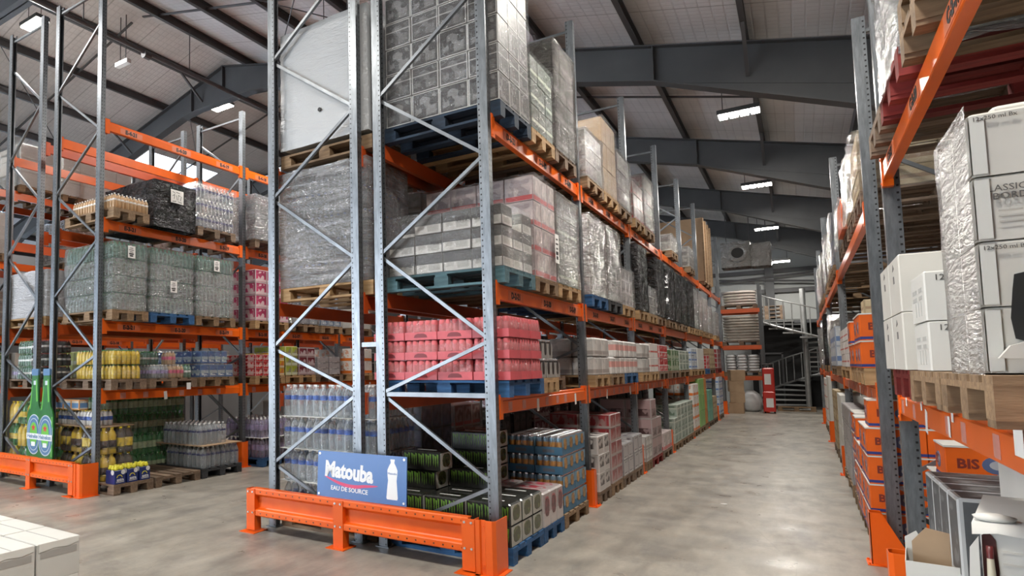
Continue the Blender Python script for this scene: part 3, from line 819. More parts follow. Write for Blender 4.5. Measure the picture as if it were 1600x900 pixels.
# ---------------------------------------------------------------- bottles, cans and packs
B_CLEAR = clear_mat('clear_bottle_plastic', (.93, .96, .98), .17, .06, (.74, .79, .83))
B_GREEN = clear_mat('green_bottle_plastic', (.45, .80, .45), .45, .08, (.06, .36, .09))
B_PALEGREEN = clear_mat('pale_green_bottle_plastic', (.62, .85, .74), .38, .1, (.26, .46, .38))
B_YELLOW = M('yellow_bottle', (.72, .50, .015), .22, 0, .15, 14)
B_BROWN = clear_mat('brown_drink_bottle', (.30, .22, .08), .55, .1, (.10, .065, .02))
B_ORANGEY = clear_mat('peach_juice_bottle', (.95, .82, .66), .4, .1, (.80, .58, .36))
B_PURPLE = clear_mat('violet_tinted_bottle', (.80, .76, .90), .35, .1, (.45, .40, .58))
B_DARK = M('dark_glass', (.012, .014, .012), .08)
B_BLUE = clear_mat('blue_tinted_bottle', (.55, .70, .92), .35, .1, (.08, .20, .48))
L_BLUE = M('blue_label', (.012, .10, .48), .35, 0, .6, 30)
L_NAVY = M('navy_label', (.03, .04, .16), .4, 0, .3, 30)
L_WHITE = M('white_label', (.75, .75, .74), .4, 0, .2, 20)
L_YELLOW = M('yellow_label', (.75, .55, .02), .35, 0, .3, 20)
L_BROWN = M('brown_oval_label', (.06, .03, .012), .4, 0, .3, 14)
L_PALE = M('pale_green_label', (.48, .58, .34), .4, 0, .3, 20)
L_PINK = M('pink_label', (.62, .10, .20), .4, 0, .35, 18)
L_RED = M('red_label', (.50, .02, .02), .35, 0, .35, 18)
L_LILAC = M('lilac_label', (.38, .31, .55), .4, 0, .4, 20)
CAPW = M('white_cap', (.8, .8, .8), .35)
CAPB = M('blue_cap', (.03, .12, .42), .35)
CAPG = M('green_cap', (.05, .32, .08), .35)
CAPY = M('yellow_cap', (.8, .62, .02), .35)
CAPR = M('red_cap', (.55, .03, .02), .35)
ALU = M('can_aluminium', (.62, .63, .65), .25, .9)
def bottle_geo(m, r, h, n=10, cx=0, cy=0, z=0, band=(.52, .66)):
    """slots: 0 body, 1 label, 2 cap"""
    b0, b1 = band
    m.lathe([(r * .84, 0, 0), (r, h * .03, 0), (r * .965, h * .22, 0), (r, h * .25, 0), (r * 1.0, h * b0, 1), (r * 1.0, h * b1, 0), (r * .97, h * .69, 0), (r * .72, h * .82, 0), (r * .36, h * .90, 0), (r * .32, h * .93, 2), (r * .36, h * .935, 2), (r * .36, h, 2)], n, cx, cy, z)
def can_geo(m, r, h, n=10, cx=0, cy=0, z=0, up=0):
    m.lathe([(r * .8, 0, 1), (r, h * .05, 0), (r, h * .68, up), (r, h * .9, 1), (r * .84, h * .97, 1), (r * .84, h, 1), (r * .78, h, 1), (r * .78, h * .975, 1)], n, cx, cy, z)
BM = {}
def bottle_mesh(r, h, mats, band=(.52, .66), n=10):
    k = (r, h, tuple(x.name for x in mats), band)
    if k not in BM:
        m = MB(); bottle_geo(m, r, h, n, band=band); BM[k] = m.mesh('bottle', mats, True)
    return BM[k]
def shrink_mesh(nx, ny, dia, h, mat, top=.93, ease=.0):
    """close film round a pack of bottles, drawn in towards the caps"""
    X, Y = nx * dia / 2 + .003, ny * dia / 2 + .003; c = dia * .3
    m = MB()
    def ring(i, z):
        x, y = X - i, Y - i
        return [(-x + c, -y, z), (x - c, -y, z), (x, -y + c, z), (x, y - c, z), (x - c, y, z), (-x + c, y, z), (-x, y - c, z), (-x, -y + c, z)]
    zs = [(.004, -.002), (0, h * .03), (0, h * .70), (dia * .20, h * .86), (dia * .34, h * 1.004)]
    vs = []
    for i, z in zs: vs += ring(i, z)
    fs = []
    for r in range(len(zs) - 1):
        for i in range(8): fs.append((r * 8 + i, r * 8 + (i + 1) % 8, r * 8 + 8 + (i + 1) % 8, r * 8 + 8 + i))
    fs.append(tuple(range((len(zs) - 1) * 8, len(zs) * 8)))
    m.add(vs, fs); return m.mesh('shrink_film', mat, True)
def bottle_pack(name, cat, nx, ny, dia, h, mats, band, film, joined=False, n=10):
    def make(label, loc, rotz, group):
        t = thing(name, label, cat, loc, rotz, group)
        pts = [((i - (nx - 1) / 2) * dia, (j - (ny - 1) / 2) * dia) for i in range(nx) for j in range(ny)]
        if joined:
            m = MB()
            for x, y in pts: bottle_geo(m, dia * .49, h, n, x, y, 0, band)
            stuffpart('bottles', m.mesh('bottles', mats, True), t)
        else:
            me = bottle_mesh(dia * .49, h, mats, band, n)
            for x, y in pts: obj('bottle', me, t, (x, y, 0), (0, 0, random.random() * 6))
        if film: obj('shrink_film', shrink_mesh(nx, ny, dia, h, film), t)
        return t
    p = Proto(make); p.size = (nx * dia + .008, ny * dia + .008, h + .004); return p
def can_tray(name, cat, nx, ny, dia, h, tray_mat, can_mats, film, joined=False, lip=.42, logo=None, n=10):
    def make(label, loc, rotz, group):
        t = thing(name, label, cat, loc, rotz, group)
        X, Y = nx * dia / 2 + .004, ny * dia / 2 + .004
        if tray_mat:
            m = MB(); th = .003; hl = h * lip
            m.box(-X, X, -Y, Y, 0, th)
            for s in (-1, 1):
                m.box(min(s * X, s * (X - th)), max(s * X, s * (X - th)), -Y, Y, th, hl)
                m.box(-X + th, X - th, min(s * Y, s * (Y - th)), max(s * Y, s * (Y - th)), th, hl)
            obj('cardboard_tray', m.mesh('cardboard_tray', tray_mat), t)
        pts = [((i - (nx - 1) / 2) * dia, (j - (ny - 1) / 2) * dia) for i in range(nx) for j in range(ny)]
        if joined:
            m = MB()
            for x, y in pts: can_geo(m, dia * .49, h - .004, n, x, y, .004)
            stuffpart('cans', m.mesh('cans', can_mats, True), t)
        else:
            if ('can', dia, h, can_mats[0].name) not in BM:
                m = MB(); can_geo(m, dia * .49, h - .004, n, up=2 if len(can_mats) > 2 else 0); BM[('can', dia, h, can_mats[0].name)] = m.mesh('can', can_mats, True)
            for x, y in pts: obj('can', BM[('can', dia, h, can_mats[0].name)], t, (x, y, .004))
        if logo: logo(t, X, Y, h)
        if film: obj('shrink_film', shrink_mesh(nx, ny, dia, h, film), t)
        return t
    p = Proto(make); p.size = (nx * dia + .012, ny * dia + .012, h + .004); return p
def stack(proto, desc, x0, y0, z0, nx, ny, nz, group, xw='aisle', keep=None, tier=None, gap=.004, hi='x', rotz=0):
    """copies proto in a block whose aisle-side near corner is (x0, y0); x grows away from the aisle (dirx), y away from the camera"""
    sx, sy, sz = proto.size
    if rotz: sx, sy = sy, sx
    dirx = -1 if hi == 'x' else 1
    out = []
    for k in range(nz):
        for i in range(nx):
            for j in range(ny):
                if keep and not keep(i, j, k): continue
                zt = ['bottom layer', 'top layer'] if nz == 2 else ['only layer'] if nz == 1 else ['bottom layer'] + ['%s layer' % ORD[q] for q in range(1, nz - 1)] + ['top layer']
                parts = [desc]
                if nz > 1: parts.append(zt[k])
                if nx > 1: parts.append('aisle side' if i == 0 else '%s from aisle' % ORD[i])
                if ny > 1: parts.append('near row' if j == 0 else '%s row' % ORD[j])
                z = z0 + k * ((tier or sz) + .001)
                out.append(proto.put(', '.join(parts), (x0 + dirx * (sx * (i + .5) + gap * i) + random.uniform(-.003, .003), y0 + sy * (j + .5) + gap * j + random.uniform(-.003, .003), z), rotz, group))
    return out
def sheet(label, x0, x1, y0, y1, z, mat=None, th=.004):
    m = MB(); m.box(-(x1 - x0) / 2, (x1 - x0) / 2, -(y1 - y0) / 2, (y1 - y0) / 2, 0, th)
    return thing('layer_sheet', label, 'cardboard sheet', ((x0 + x1) / 2, (y0 + y1) / 2, z), 0, 'cardboard sheets between layers', me=m.mesh('layer_sheet', mat or CARD))
def carton_proto(name, cat, w, d, h, mat, tape=None, extra=None, c=.006):
    def make(label, loc, rotz, group):
        t = thing(name, label, cat, loc, rotz, group, me=carton_mesh(w, d, h, mat, tape, c))
        if extra: extra(t, w, d, h)
        return t
    p = Proto(make); p.size = (w + .003, d + .003, h + .001); return p

def tier_load(label, x0, x1, y0, y1, z, ht, nt_, mats, dia, films, cat='wrapped load', paper=None, gap=.012, outer=None, ox=.0):
    """tiers of bottles (stuff: too many and small to pick apart), each tier in its own shrink film"""
    t = load(label, x0, x1, y0, y1, z, ht * nt_, (1, 1, 1), [None], None, cat, shell=False, paper=paper)
    X, Y = (x1 - x0) / 2, (y1 - y0) / 2
    for k in range(nt_):
        q = MB(); a_, b_ = X - gap - random.random() * .012, Y - gap - random.random() * .012
        nx, ny = max(3, int(2 * a_ / dia)), max(3, int(2 * b_ / dia))
        for a in range(nx):
            for b in range(ny):
                if 0 < b < ny - 1 and 0 < a < nx - 1 and not (k == nt_ - 1 and (b < 3 or a < 3)): continue
                bottle_geo(q, dia * .48, ht - .016, 7, -a_ + dia / 2 + a * (2 * a_ - dia) / (nx - 1), -b_ + dia / 2 + b * (2 * b_ - dia) / (ny - 1), ht * k + .003)
        stuffpart('bottle_tier', q.mesh('bottle_tier', mats, True), t)
        obj('shrink_film', film_mesh(a_ + .004, b_ + .004, ht - .008, films[min(k, len(films) - 1)], .010, random.random() * 60, bulge=.010), t, (0, 0, ht * k + .001))
    if outer: obj('stretch_film', film_mesh(X + .012, Y + .012, ht * nt_ + .01, outer, .014, random.random() * 60), t)
    return t

# ---------------------------------------------------------------- printed boxes
BX_SCOOT = print_box('grey printed carton with pale outlines', (.032, .032, .034), (.55, .55, .54), .012, .038, .5, None, ((.17, .17, .172), .7))
BX_SCOOT2 = print_box('grey carton with panel outlines', (.05, .05, .052), (.52, .52, .51), .02, .048, .5, (.62, .66, (.38, .38, .37)), ((.13, .13, .132), .5))
BX_LIGHTGREY = print_box('pale grey printed carton', (.36, .36, .35), (.55, .55, .54), .02, .06, .5, (.42, .5, (.2, .2, .2)), ((.16, .16, .16), .7))
BX_GREEN = print_box('dull green printed carton', (.13, .165, .14), (.06, .08, .06), .0, .03, .5, (.3, .42, (.42, .46, .36)), ((.05, .07, .05), 1.0))
BX_MALT = print_box('white malt drink tray', (.56, .55, .52), (.16, .155, .15), .0, .03, .45, (.46, .97, (.07, .068, .066)), ((.40, .39, .36), 1.2))
BX_PINKB = print_box('clear bottles in red tray', (.60, .50, .48), (.50, .40, .40), .0, .03, .35, (.0, .22, (.55, .07, .07)), ((.36, .29, .29), 1.2), .3)
BX_GREY = print_box('grey goods', (.13, .128, .12), (.24, .235, .22), .0, .035, .45, (.45, .62, (.07, .07, .068)), ((.27, .26, .25), .9), .3)
BX_GREY2 = print_box('grey beige goods', (.25, .235, .215), (.15, .14, .13), .0, .04, .45, (.2, .38, (.42, .40, .37)), ((.18, .17, .16), .9), .3)
BX_WATER = print_box('packed clear bottles', (.42, .46, .54), (.20, .23, .30), .0, .06, .2, (.5, .62, (.26, .30, .42)), ((.62, .66, .74), 1.3), .4)
BX_SILVER = print_box('pale wrapped goods', (.42, .41, .39), (.58, .57, .55), .0, .03, .4, (.3, .36, (.15, .14, .14)), ((.2, .19, .18), .8), .3)
BX_BROWN = print_box('brown carton', (.40, .29, .19), (.30, .21, .13), .0, .02, .75, None, None)
BX_REDB = print_box('dark red bottle tray', (.16, .05, .045), (.34, .30, .28), .0, .04, .35, (.0, .2, (.36, .03, .03)), ((.30, .22, .2), .8), .3)
BX_TEAL = print_box('rows of pale green bottles', (.34, .50, .47), (.20, .32, .29), .0, .03, .25, (.48, .6, (.55, .65, .62)), ((.52, .64, .62), 1.0), .25)
BX_PINK = print_box('pink drink packs', (.48, .05, .14), (.60, .50, .52), .0, .05, .35, (.08, .24, (.72, .58, .6)), ((.75, .55, .58), .9), .3)
BX_WHITE = M('white cardboard', (.64, .635, .60), .6, 0, .05, 4)
BX_IVORY = M('ivory cardboard', (.60, .58, .53), .62, 0, .06, 4)
BX_WRED = print_box('white carton with red print', (.74, .70, .67), (.60, .56, .53), .0, .02, .5, (.36, .48, (.55, .12, .1)), None, .06)
BX_WORANGE = print_box('white carton with orange base', (.78, .75, .71), (.62, .58, .55), .0, .02, .5, (.0, .24, (.80, .20, .03)), ((.74, .42, .30), .5), .06)
BX_SIX = print_box('white paper wrapped six pack', (.56, .55, .53), (.30, .29, .28), .0, .035, .45, (.40, .74, (.62, .32, .29)), ((.70, .68, .66), 1.2), .2)
BX_SIX2 = print_box('grey paper wrapped six pack', (.50, .49, .47), (.28, .27, .26), .0, .035, .45, (.10, .30, (.36, .33, .31)), ((.62, .60, .57), 1.2), .2)
BX_RED = print_box('red printed pack', (.50, .025, .03), (.62, .52, .50), .0, .03, .4, (.42, .5, (.72, .6, .58)), ((.68, .45, .42), .6), .2)
BX_CAN = print_box('red can pack', (.27, .03, .035), (.40, .33, .32), .0, .05, .35, (.0, .16, (.36, .30, .29)), ((.34, .20, .19), .7), .3)
BX_CANW = print_box('white can pack', (.50, .49, .49), (.25, .24, .25), .0, .04, .35, (.2, .8, (.42, .40, .41)), ((.12, .10, .12), 1.1), .3)
BX_GG = print_box('grey green carton', (.34, .40, .35), (.52, .56, .50), .0, .03, .5, (.62, .74, (.55, .58, .5)), ((.14, .2, .15), .6), .15)
BX_LIME = M('lime green carton', (.25, .46, .14), .5, 0, .15, 5)
BX_GREENP = print_box('green drink pack', (.10, .20, .085), (.40, .46, .34), .0, .04, .35, (.2, .45, (.36, .42, .3)), ((.5, .55, .45), .6), .3)
BX_WBLUE = print_box('white and blue pack', (.58, .62, .66), (.36, .42, .52), .0, .04, .4, (.25, .5, (.16, .26, .50)), ((.75, .78, .8), .8), .2)
BX_TAN = print_box('tan carton', (.46, .36, .22), (.32, .24, .14), .0, .03, .6, (.3, .5, (.30, .2, .12)), None, .15)
BX_LIMEP = print_box('yellow green drink pack', (.42, .50, .06), (.60, .62, .30), .0, .06, .35, (.06, .3, (.62, .66, .5)), ((.30, .28, .2), .8), .25)
BX_YELP = print_box('yellow drink pack', (.72, .44, .02), (.7, .6, .4), .0, .05, .35, (.1, .3, (.7, .6, .45)), ((.6, .2, .05), .8), .25)
BX_WINE = print_box('dark wine red drink pack', (.20, .035, .05), (.5, .42, .42), .0, .05, .35, (.1, .3, (.6, .5, .5)), ((.6, .5, .52), .9), .25)
BX_ORG = print_box('orange drink carton', (.80, .17, .02), (.70, .13, .015), .0, .03, .4, (.0, .13, (.03, .045, .22)), None, .1)
BX_EDGE = print_box('grey carton with white edges', (.10, .105, .11), (.56, .57, .57), .0, .045, .45, None, ((.2, .21, .215), .6))
FILMOVER = F_SHRINK

# ---------------------------------------------------------------- pack prototypes
GREENCLAW = M('acid green print', (.15, .32, .035), .4)
CASEBLACK = M('black printed film', (.028, .029, .026), .25, 0, .4, 20)
CASEWHITE = M('off white case end', (.40, .40, .36), .4, 0, .15, 9)
OLIVE = M('olive can print', (.085, .095, .035), .25, 0, .6, 26)
CLAW = None
def claw_mesh():
    """three torn vertical strokes"""
    m = MB()
    for q, (x, top, bot) in enumerate(((-.022, .122, .016), (0, .110, .0), (.022, .124, .008))):
        pts = [(x - .009, top), (x + .009, top - .006), (x + .004, top * .55), (x + .0055, top * .5), (x + .001, bot), (x - .003, top * .4), (x - .001, top * .48)]
        m.prism(pts, 'y', -.0012, 0)
    return m.mesh('claw_mark', GREENCLAW)
def window_prism(m, cy, cz, ry, rz, x0, x1, mt):
    n = 10; m.prism([(cy + ry * (abs(math.cos(2 * PI * i / n)) ** .7) * (1 if math.cos(2 * PI * i / n) > 0 else -1), cz + rz * (abs(math.sin(2 * PI * i / n)) ** .7) * (1 if math.sin(2 * PI * i / n) > 0 else -1)) for i in range(n)], 'x', x0, x1, mt)
def energy_make(label, loc, rotz, group):
    global CLAW
    w, d, h = .40, .25, .174
    t = thing('can_case', label, 'can case', loc, rotz, group)
    m = MB(); m.cbox(-w / 2, w / 2, -d / 2, d / 2, .0, h, .012, 0)
    obj('case_wrap', m.mesh('case_wrap', CASEBLACK), t)
    for s in (-1, 1):
        m = MB(); x0, x1 = sorted((s * w / 2, s * (w / 2 + .003)))
        m.box(x0, x1, -d / 2 + .006, d / 2 - .006, .004, h - .012, 0)
        e = obj('case_end', m.mesh('case_end', CASEWHITE), t)
        m = MB(); x0, x1 = sorted((s * (w / 2 + .003), s * (w / 2 + .0045))); window_prism(m, 0, h * .52, d * .33, h * .36, x0, x1, 0)
        obj('end_window', m.mesh('end_window', OLIVE), e)
    if CLAW is None: CLAW = claw_mesh()
    for i in range(5): obj('claw_mark', CLAW, t, (-.152 + i * .076, -d / 2 - .0005, .03))
    m = MB(); m.box(-.10, .10, -.012, .012, h, h + .001); obj('white_strip', m.mesh('white_strip', PAPER), t)
    return t
ENERGY = Proto(energy_make); ENERGY.size = (.408, .256, .175)
TRAYBLUE = M('blue cardboard tray', (.05, .16, .27), .5, 0, .15, 8)
CANORANGE = M('orange can print', (.70, .30, .03), .28, .2, .45, 22)
CANBLUE = M('steel blue can print', (.22, .36, .46), .28, .4, .4, 22)
CANPINK = M('pink can print', (.72, .16, .18), .35, 0, .25, 22)
TRAYPINK = M('pink red cardboard tray', (.62, .10, .12), .45, 0, .15, 8)
SMUDGE = M('dark printed text block', (.22, .03, .04), .5)
def orange_logo(t, X, Y, h):
    for s in (1, -1):
        m = MB(); x0, x1 = sorted((s * X, s * (X + .002))); m.box(x0, x1, -Y, Y, .08, h * .9); obj('scalloped_end', m.mesh('scalloped_end', TRAYLB), t)
        m = MB(); x0, x1 = sorted((s * (X + .002), s * (X + .0035)))
        for c in (-Y / 2, Y / 2): window_prism(m, c, h * .56, Y * .26, h * .3, x0, x1, 0)
        obj('end_window', m.mesh('end_window', ENDBROWN), t)
    m = MB(); m.box(-.06, .06, -Y - .0012, -Y, .022, .055); obj('tray_print', m.mesh('tray_print', M('grey tray print', (.10, .12, .15), .5)), t)
TRAYLB = M('pale blue tray end', (.17, .30, .40), .5, 0, .2, 8)
ENDBROWN = M('amber end print', (.46, .24, .06), .35, .1, .8, 18)
ORANGETRAY = can_tray('can_tray', 'can tray', 4, 6, .0685, .19, TRAYBLUE, [CANORANGE, ALU, CANBLUE], F_SHRINK, False, .42, orange_logo)
def pink_logo(t, X, Y, h):
    m = MB(); m.prism([(-.07, .02), (.07, .02), (.06, .045), (.03, .058), (-.03, .058), (-.06, .045)], 'y', -Y - .0012, -Y); obj('tray_print', m.mesh('tray_print', SMUDGE), t)
PINKTRAY = can_tray('can_tray', 'can tray', 5, 4, .0645, .178, TRAYPINK, [CANPINK, CANPINK], F_PINK, False, .40, pink_logo)
DARKCAN = M('black can print', (.03, .025, .022), .3, 0, .4, 20)
def dark_logo(t, X, Y, h):
    for s in (1, -1):
        m = MB(); x0, x1 = sorted((s * X, s * (X + .002))); m.box(x0, x1, -Y, Y, .0, h * .8); e = obj('case_end', m.mesh('case_end', M('grey film end', (.34, .33, .31), .35, 0, .2, 12)), t)
        m = MB(); x0, x1 = sorted((s * (X + .002), s * (X + .0035))); window_prism(m, 0, h * .52, Y * .5, h * .36, x0, x1, 0); obj('end_window', m.mesh('end_window', DARKCAN), e)
    m = MB(); m.box(-.11, .10, -Y - .0012, -Y, .03, .042); obj('copper_print', m.mesh('copper_print', M('copper print', (.30, .13, .06), .4)), t)
DARKPACK = can_tray('can_pack', 'can pack', 6, 2, .066, .185, None, [DARKCAN, ALU], F_SHRINK, True, .4, dark_logo)
def can_ends(mt):
    def f(t, w, d, h):
        for s in (-1, 1):
            m = MB(); x0, x1 = sorted((s * w / 2, s * (w / 2 + .002))); window_prism(m, 0, h * .55, d * .30, h * .27, x0, x1, 0); obj('end_window', m.mesh('end_window', mt), t)
    return f
REDPACK = carton_proto('can_pack', 'can pack', .39, .195, .315, print_box('pink and white can multipack', (.40, .33, .33), (.50, .47, .46), .0, .05, .35, (.0, .4, (.55, .50, .49)), ((.40, .06, .08), .8), .2), None, can_ends(M('dark red can print', (.16, .03, .04), .3, 0, .8, 26)), .014)
WATER = bottle_pack('water_pack', 'bottle pack', 3, 2, .0965, .325, [B_CLEAR, L_BLUE, CAPW], (.52, .655), F_SHRINK)
YELLOWP = bottle_pack('bottle_pack', 'bottle pack', 2, 2, .128, .355, [B_YELLOW, L_BROWN, CAPY], (.18, .52), F_SHRINK, False, 12)
YELLOWB = bottle_pack('bottle_pack', 'bottle pack', 2, 2, .128, .355, [B_BROWN, L_YELLOW, CAPY], (.20, .58), F_SHRINK, False, 12)
GREENP = bottle_pack('bottle_pack', 'bottle pack', 3, 2, .092, .32, [B_GREEN, L_PALE, CAPG], (.30, .62), F_SHRINK, False, 9)
CLEARP = bottle_pack('bottle_pack', 'bottle pack', 3, 2, .094, .325, [B_CLEAR, L_NAVY, CAPW], (.58, .66), F_SHRINK, False, 10)
PURPLEP = bottle_pack('bottle_pack', 'bottle pack', 3, 2, .094, .325, [B_PURPLE, L_LILAC, CAPW], (.38, .66), F_SHRINK, True, 9)
JUICE = bottle_pack('juice_pack', 'bottle pack', 4, 3, .062, .205, [B_ORANGEY, L_WHITE, CAPW], (.5, .62), None, True, 8)
SMALLY = bottle_pack('bottle_pack', 'bottle pack', 3, 2, .072, .20, [B_YELLOW, L_YELLOW, CAPG], (.3, .6), F_SHRINK, True, 8)
SMALLG = bottle_pack('bottle_pack', 'bottle pack', 3, 2, .068, .195, [B_PALEGREEN, L_WHITE, CAPG], (.4, .55), F_SHRINK, True, 8)
SMALLC = bottle_pack('bottle_pack', 'bottle pack', 3, 2, .068, .195, [B_CLEAR, L_LILAC, CAPW], (.35, .6), F_SHRINK, True, 8)
SMALLP = bottle_pack('bottle_pack', 'bottle pack', 3, 2, .068, .195, [B_ORANGEY, L_PINK, CAPW], (.35, .6), F_SHRINK, True, 8)
SMALLD = bottle_pack('bottle_pack', 'bottle pack', 3, 2, .068, .195, [B_DARK, L_WHITE, CAPR], (.45, .6), F_SHRINK, True, 8)
SMALLW = bottle_pack('bottle_pack', 'bottle pack', 3, 2, .075, .21, [L_WHITE, L_BLUE, CAPY], (.35, .6), F_SHRINK, True, 8)
JUG = bottle_pack('jug_pack', 'bottle pack', 2, 2, .125, .34, [B_YELLOW, L_YELLOW, CAPY], (.3, .55), F_SHRINK, False, 10)
JUGG = bottle_pack('jug_pack', 'bottle pack', 2, 2, .125, .34, [B_GREEN, L_YELLOW, CAPG], (.3, .55), F_SHRINK, False, 10)

# ---------------------------------------------------------------- middle rack, aisle row, first bay
def pl(*a, **k): return pallet(*a, **k)
XA, XB = -2.0, -3.2
# ground
pl('blue', 'blue pallet on the floor under the black energy drink cases', XB, XA, 5.20, 5.98, 0)
stack(ENERGY, 'black energy drink case with green claw marks', XA - .01, 5.205, .146, 3, 3, 2, 'energy drink cases')
stack(ENERGY, 'black energy drink case in the rear pile', XA - .42, 5.47, .146 + .176 * 2, 2, 2, 1, 'energy drink cases', keep=lambda i, j, k: (i, j) in ((0, 1), (1, 0), (1, 1)))
ENERGY.put('black energy drink case on top of the rear pile at left', (-2.98, 5.58, .146 + .176 * 3), 0, 'energy drink cases')
pl('blue', 'narrow blue pallet on the floor under the pink can packs', XB, XA, 5.995, 6.615, 0)
stack(REDPACK, 'pink and white can multipack on narrow blue pallet', XA, 6.005, .146, 3, 3, 1, 'pink can multipacks')
stack(ENERGY, 'black energy drink case above pink multipacks', XA - .55, 6.05, .465, 1, 2, 3, 'energy drink cases')
pl('mid', 'weathered wooden pallet under the blue orange can trays', XB, XA, 6.66, 7.52, 0)
stack(ORANGETRAY, 'blue tray of orange cans', XA - .02, 6.68, .146, 4, 2, 4, 'blue trays of orange cans', keep=lambda i, j, k: i < (4, 3, 4, 2)[k])
pl('dark', 'dark pallet deep on floor behind the middle rack multipacks', -4.55, -3.32, 6.2, 7.0, 0)
load('tall dark navy wrapped load deep behind the energy drink cases', -4.5, -3.38, 6.22, 7.0, .146, 1.1, (3, 3, 4), print_box('navy bottles', (.03, .035, .085), (.015, .02, .05), .0, .05, .25, None, ((.06, .06, .13), 1)), F_SHRINK)
pl('dark', 'dark pallet deep on floor in the left row, third slot', -4.55, -3.32, 7.05, 7.85, 0)
load('dark red wrapped load deep behind the orange can trays', -4.5, -3.38, 7.06, 7.84, .146, 1.05, (3, 3, 4), BX_REDB, F_SHRINK)
# first level
Z1 = ZC[0] + .002
pl('blue', 'bright blue pallet on the first level under pink can trays', -3.2, -1.99, 5.20, 6.10, Z1)
stack(PINKTRAY, 'pink film tray of cans over bright blue pallet', -1.975, 5.19, Z1 + .147, 4, 3, 3, 'pink can trays', keep=lambda i, j, k: j == 0 or i == 0)
pl('light', 'small new wooden pallet on first level beside bright blue one', -3.2, -2.0, 6.13, 6.60, Z1)
stack(DARKPACK, 'black can pack on the small new pallet', -2.01, 6.09, Z1 + .147, 2, 4, 1, 'black can packs')
stack(DARKPACK, 'black can pack on upper row of small pallet', -2.05, 6.13, Z1 + .147 + .19, 2, 3, 1, 'black can packs')
pl('dark', 'dark pallet at back of first level, first bay third slot', -3.2, -2.2, 6.66, 7.5, Z1)
stack(SMALLD, 'dark bottle pack at back of first level', -2.5, 6.68, Z1 + .147, 3, 4, 3, 'dark bottle packs')
# second level
Z2 = ZC[1] + .002
pl('teal', 'faded teal pallet on second level under white malt trays', -3.2, -2.0, 5.20, 5.98, Z2)
t = load('white malt drink trays in torn film on faded teal pallet', -3.18, -2.0, 5.205, 5.97, Z2 + .146, .56, (4, 3, 3), BX_MALT, F_CLEAR, amp=.02, jit=.012, seed=3, topcut=4)
for (x, z, s) in ((-.42, .09, .085), (.36, .09, .085), (.30, .455, .085), (-.05, .27, .06), (-.45, .27, .06)):
    obj('brand_print', text_mesh('VITAMALT' if s > .07 else 'MALT', s * .8, INK), t, (x, -.383, z), FRONT)
pl('mid', 'wooden pallet on second level under red tray bottles', -3.2, -2.0, 6.0, 6.69, Z2)
load('tall film wrapped bottles in red trays on second level', -3.18, -1.99, 6.0, 6.68, Z2 + .146, 1.0, (4, 3, 4), BX_PINKB, F_CLEAR, amp=.014, seed=5, paper=('x', .26, .34, .12, .3))
pl('light', 'new pallet on second level under dull grey green cartons', -3.2, -2.0, 6.72, 7.54, Z2)
load('grey green cartons in silvery film, second level beside first upright', -3.18, -2.0, 6.73, 7.53, Z2 + .146, .98, (3, 3, 4), [BX_GREEN, BX_GREY], F_SILVER, amp=.018, seed=8)
# third level
Z3 = ZC[2] + .002
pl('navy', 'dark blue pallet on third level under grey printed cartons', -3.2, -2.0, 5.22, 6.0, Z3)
load('film wrapped grey cartons with pale outlines, top of middle rack', -3.18, -1.99, 5.21, 6.0, Z3 + .146, 1.32, (4, 3, 5), [BX_SCOOT, BX_SCOOT2], F_CLEAR, amp=.010, seed=12)
pl('light', 'new wooden pallet on third level under green lettered cartons', -3.2, -2.0, 6.03, 6.74, Z3)
load('dull green lettered cartons in film on new wooden pallet', -3.18, -1.99, 6.03, 6.73, Z3 + .146, .76, (3, 3, 3), BX_GREEN, F_CLEAR, amp=.014, seed=14)
pl('dark', 'dark pallet on third level under black topped load', -3.2, -2.0, 6.77, 7.55, Z3)
load('tall black film load on third level before second upright', -3.18, -1.99, 6.78, 7.55, Z3 + .146, 1.22, (3, 3, 4), BX_GREY2, film_mat('smoky_stretch_film', (.09, .085, .08), .62, .12, .9), amp=.025, seed=17)

# ---------------------------------------------------------------- middle rack, left row, first bay
pl('dark', 'pallet on the floor under the stacked water bottles', -4.52, -3.33, 5.20, 6.0, 0)
for k in range(4):
    z = .147 + k * .335
    for i in range(4):
        for j in range(4):
            if j and i: continue
            WATER.put('clear water pack with blue labels, %s, %s, %s' % (['bottom tier', 'second tier', 'third tier', 'top tier'][k], ['nearest the aisle', 'second from the aisle', 'third from the aisle', 'leftmost of row'][i], ['front row', 'second row', 'third row', 'last row'][j]),
                      (-3.335 - .147 - i * .2955, 5.205 + .099 + j * .199, z), 0, 'water packs')
    if k < 3: sheet('thin white sheet between water tiers, %s' % ['lowest', 'middle one', 'highest'][k], -4.53, -3.33, 5.19, 6.01, z + .328, PAPER)
pl('light', 'new wooden pallet on second level under silvery bottle load', -4.52, -3.33, 5.20, 6.0, Z2)
tier_load('tall silvery film wrapped water bottles on second level at left', -4.51, -3.40, 5.21, 6.0, Z2 + .146, .248, 5, [B_CLEAR, B_BLUE, CAPB], .078, [F_SHRINK], outer=F_BRIGHT)
pl('mid', 'wooden pallet on third level under big white wrapped load', -4.52, -3.33, 5.22, 6.0, Z3)
t = load('big plain white wrapped load at top of middle rack', -4.50, -3.36, 5.20, 6.0, Z3 + .20, 1.30, (1, 1, 1), BX_WHITE, F_WHITE, amp=.012, seed=24, skirt=.03)
m = MB(); m.tube((.0, -.412, 0.329), (.0, -.424, 0.329), .022, 10); o = obj('torn_hole', m.mesh('torn_hole', BLACK), t, (-0.024, 0, 0))
pl('dark', 'pallet on second level behind the silvery bottle load', -4.52, -3.33, 6.25, 7.05, Z2)
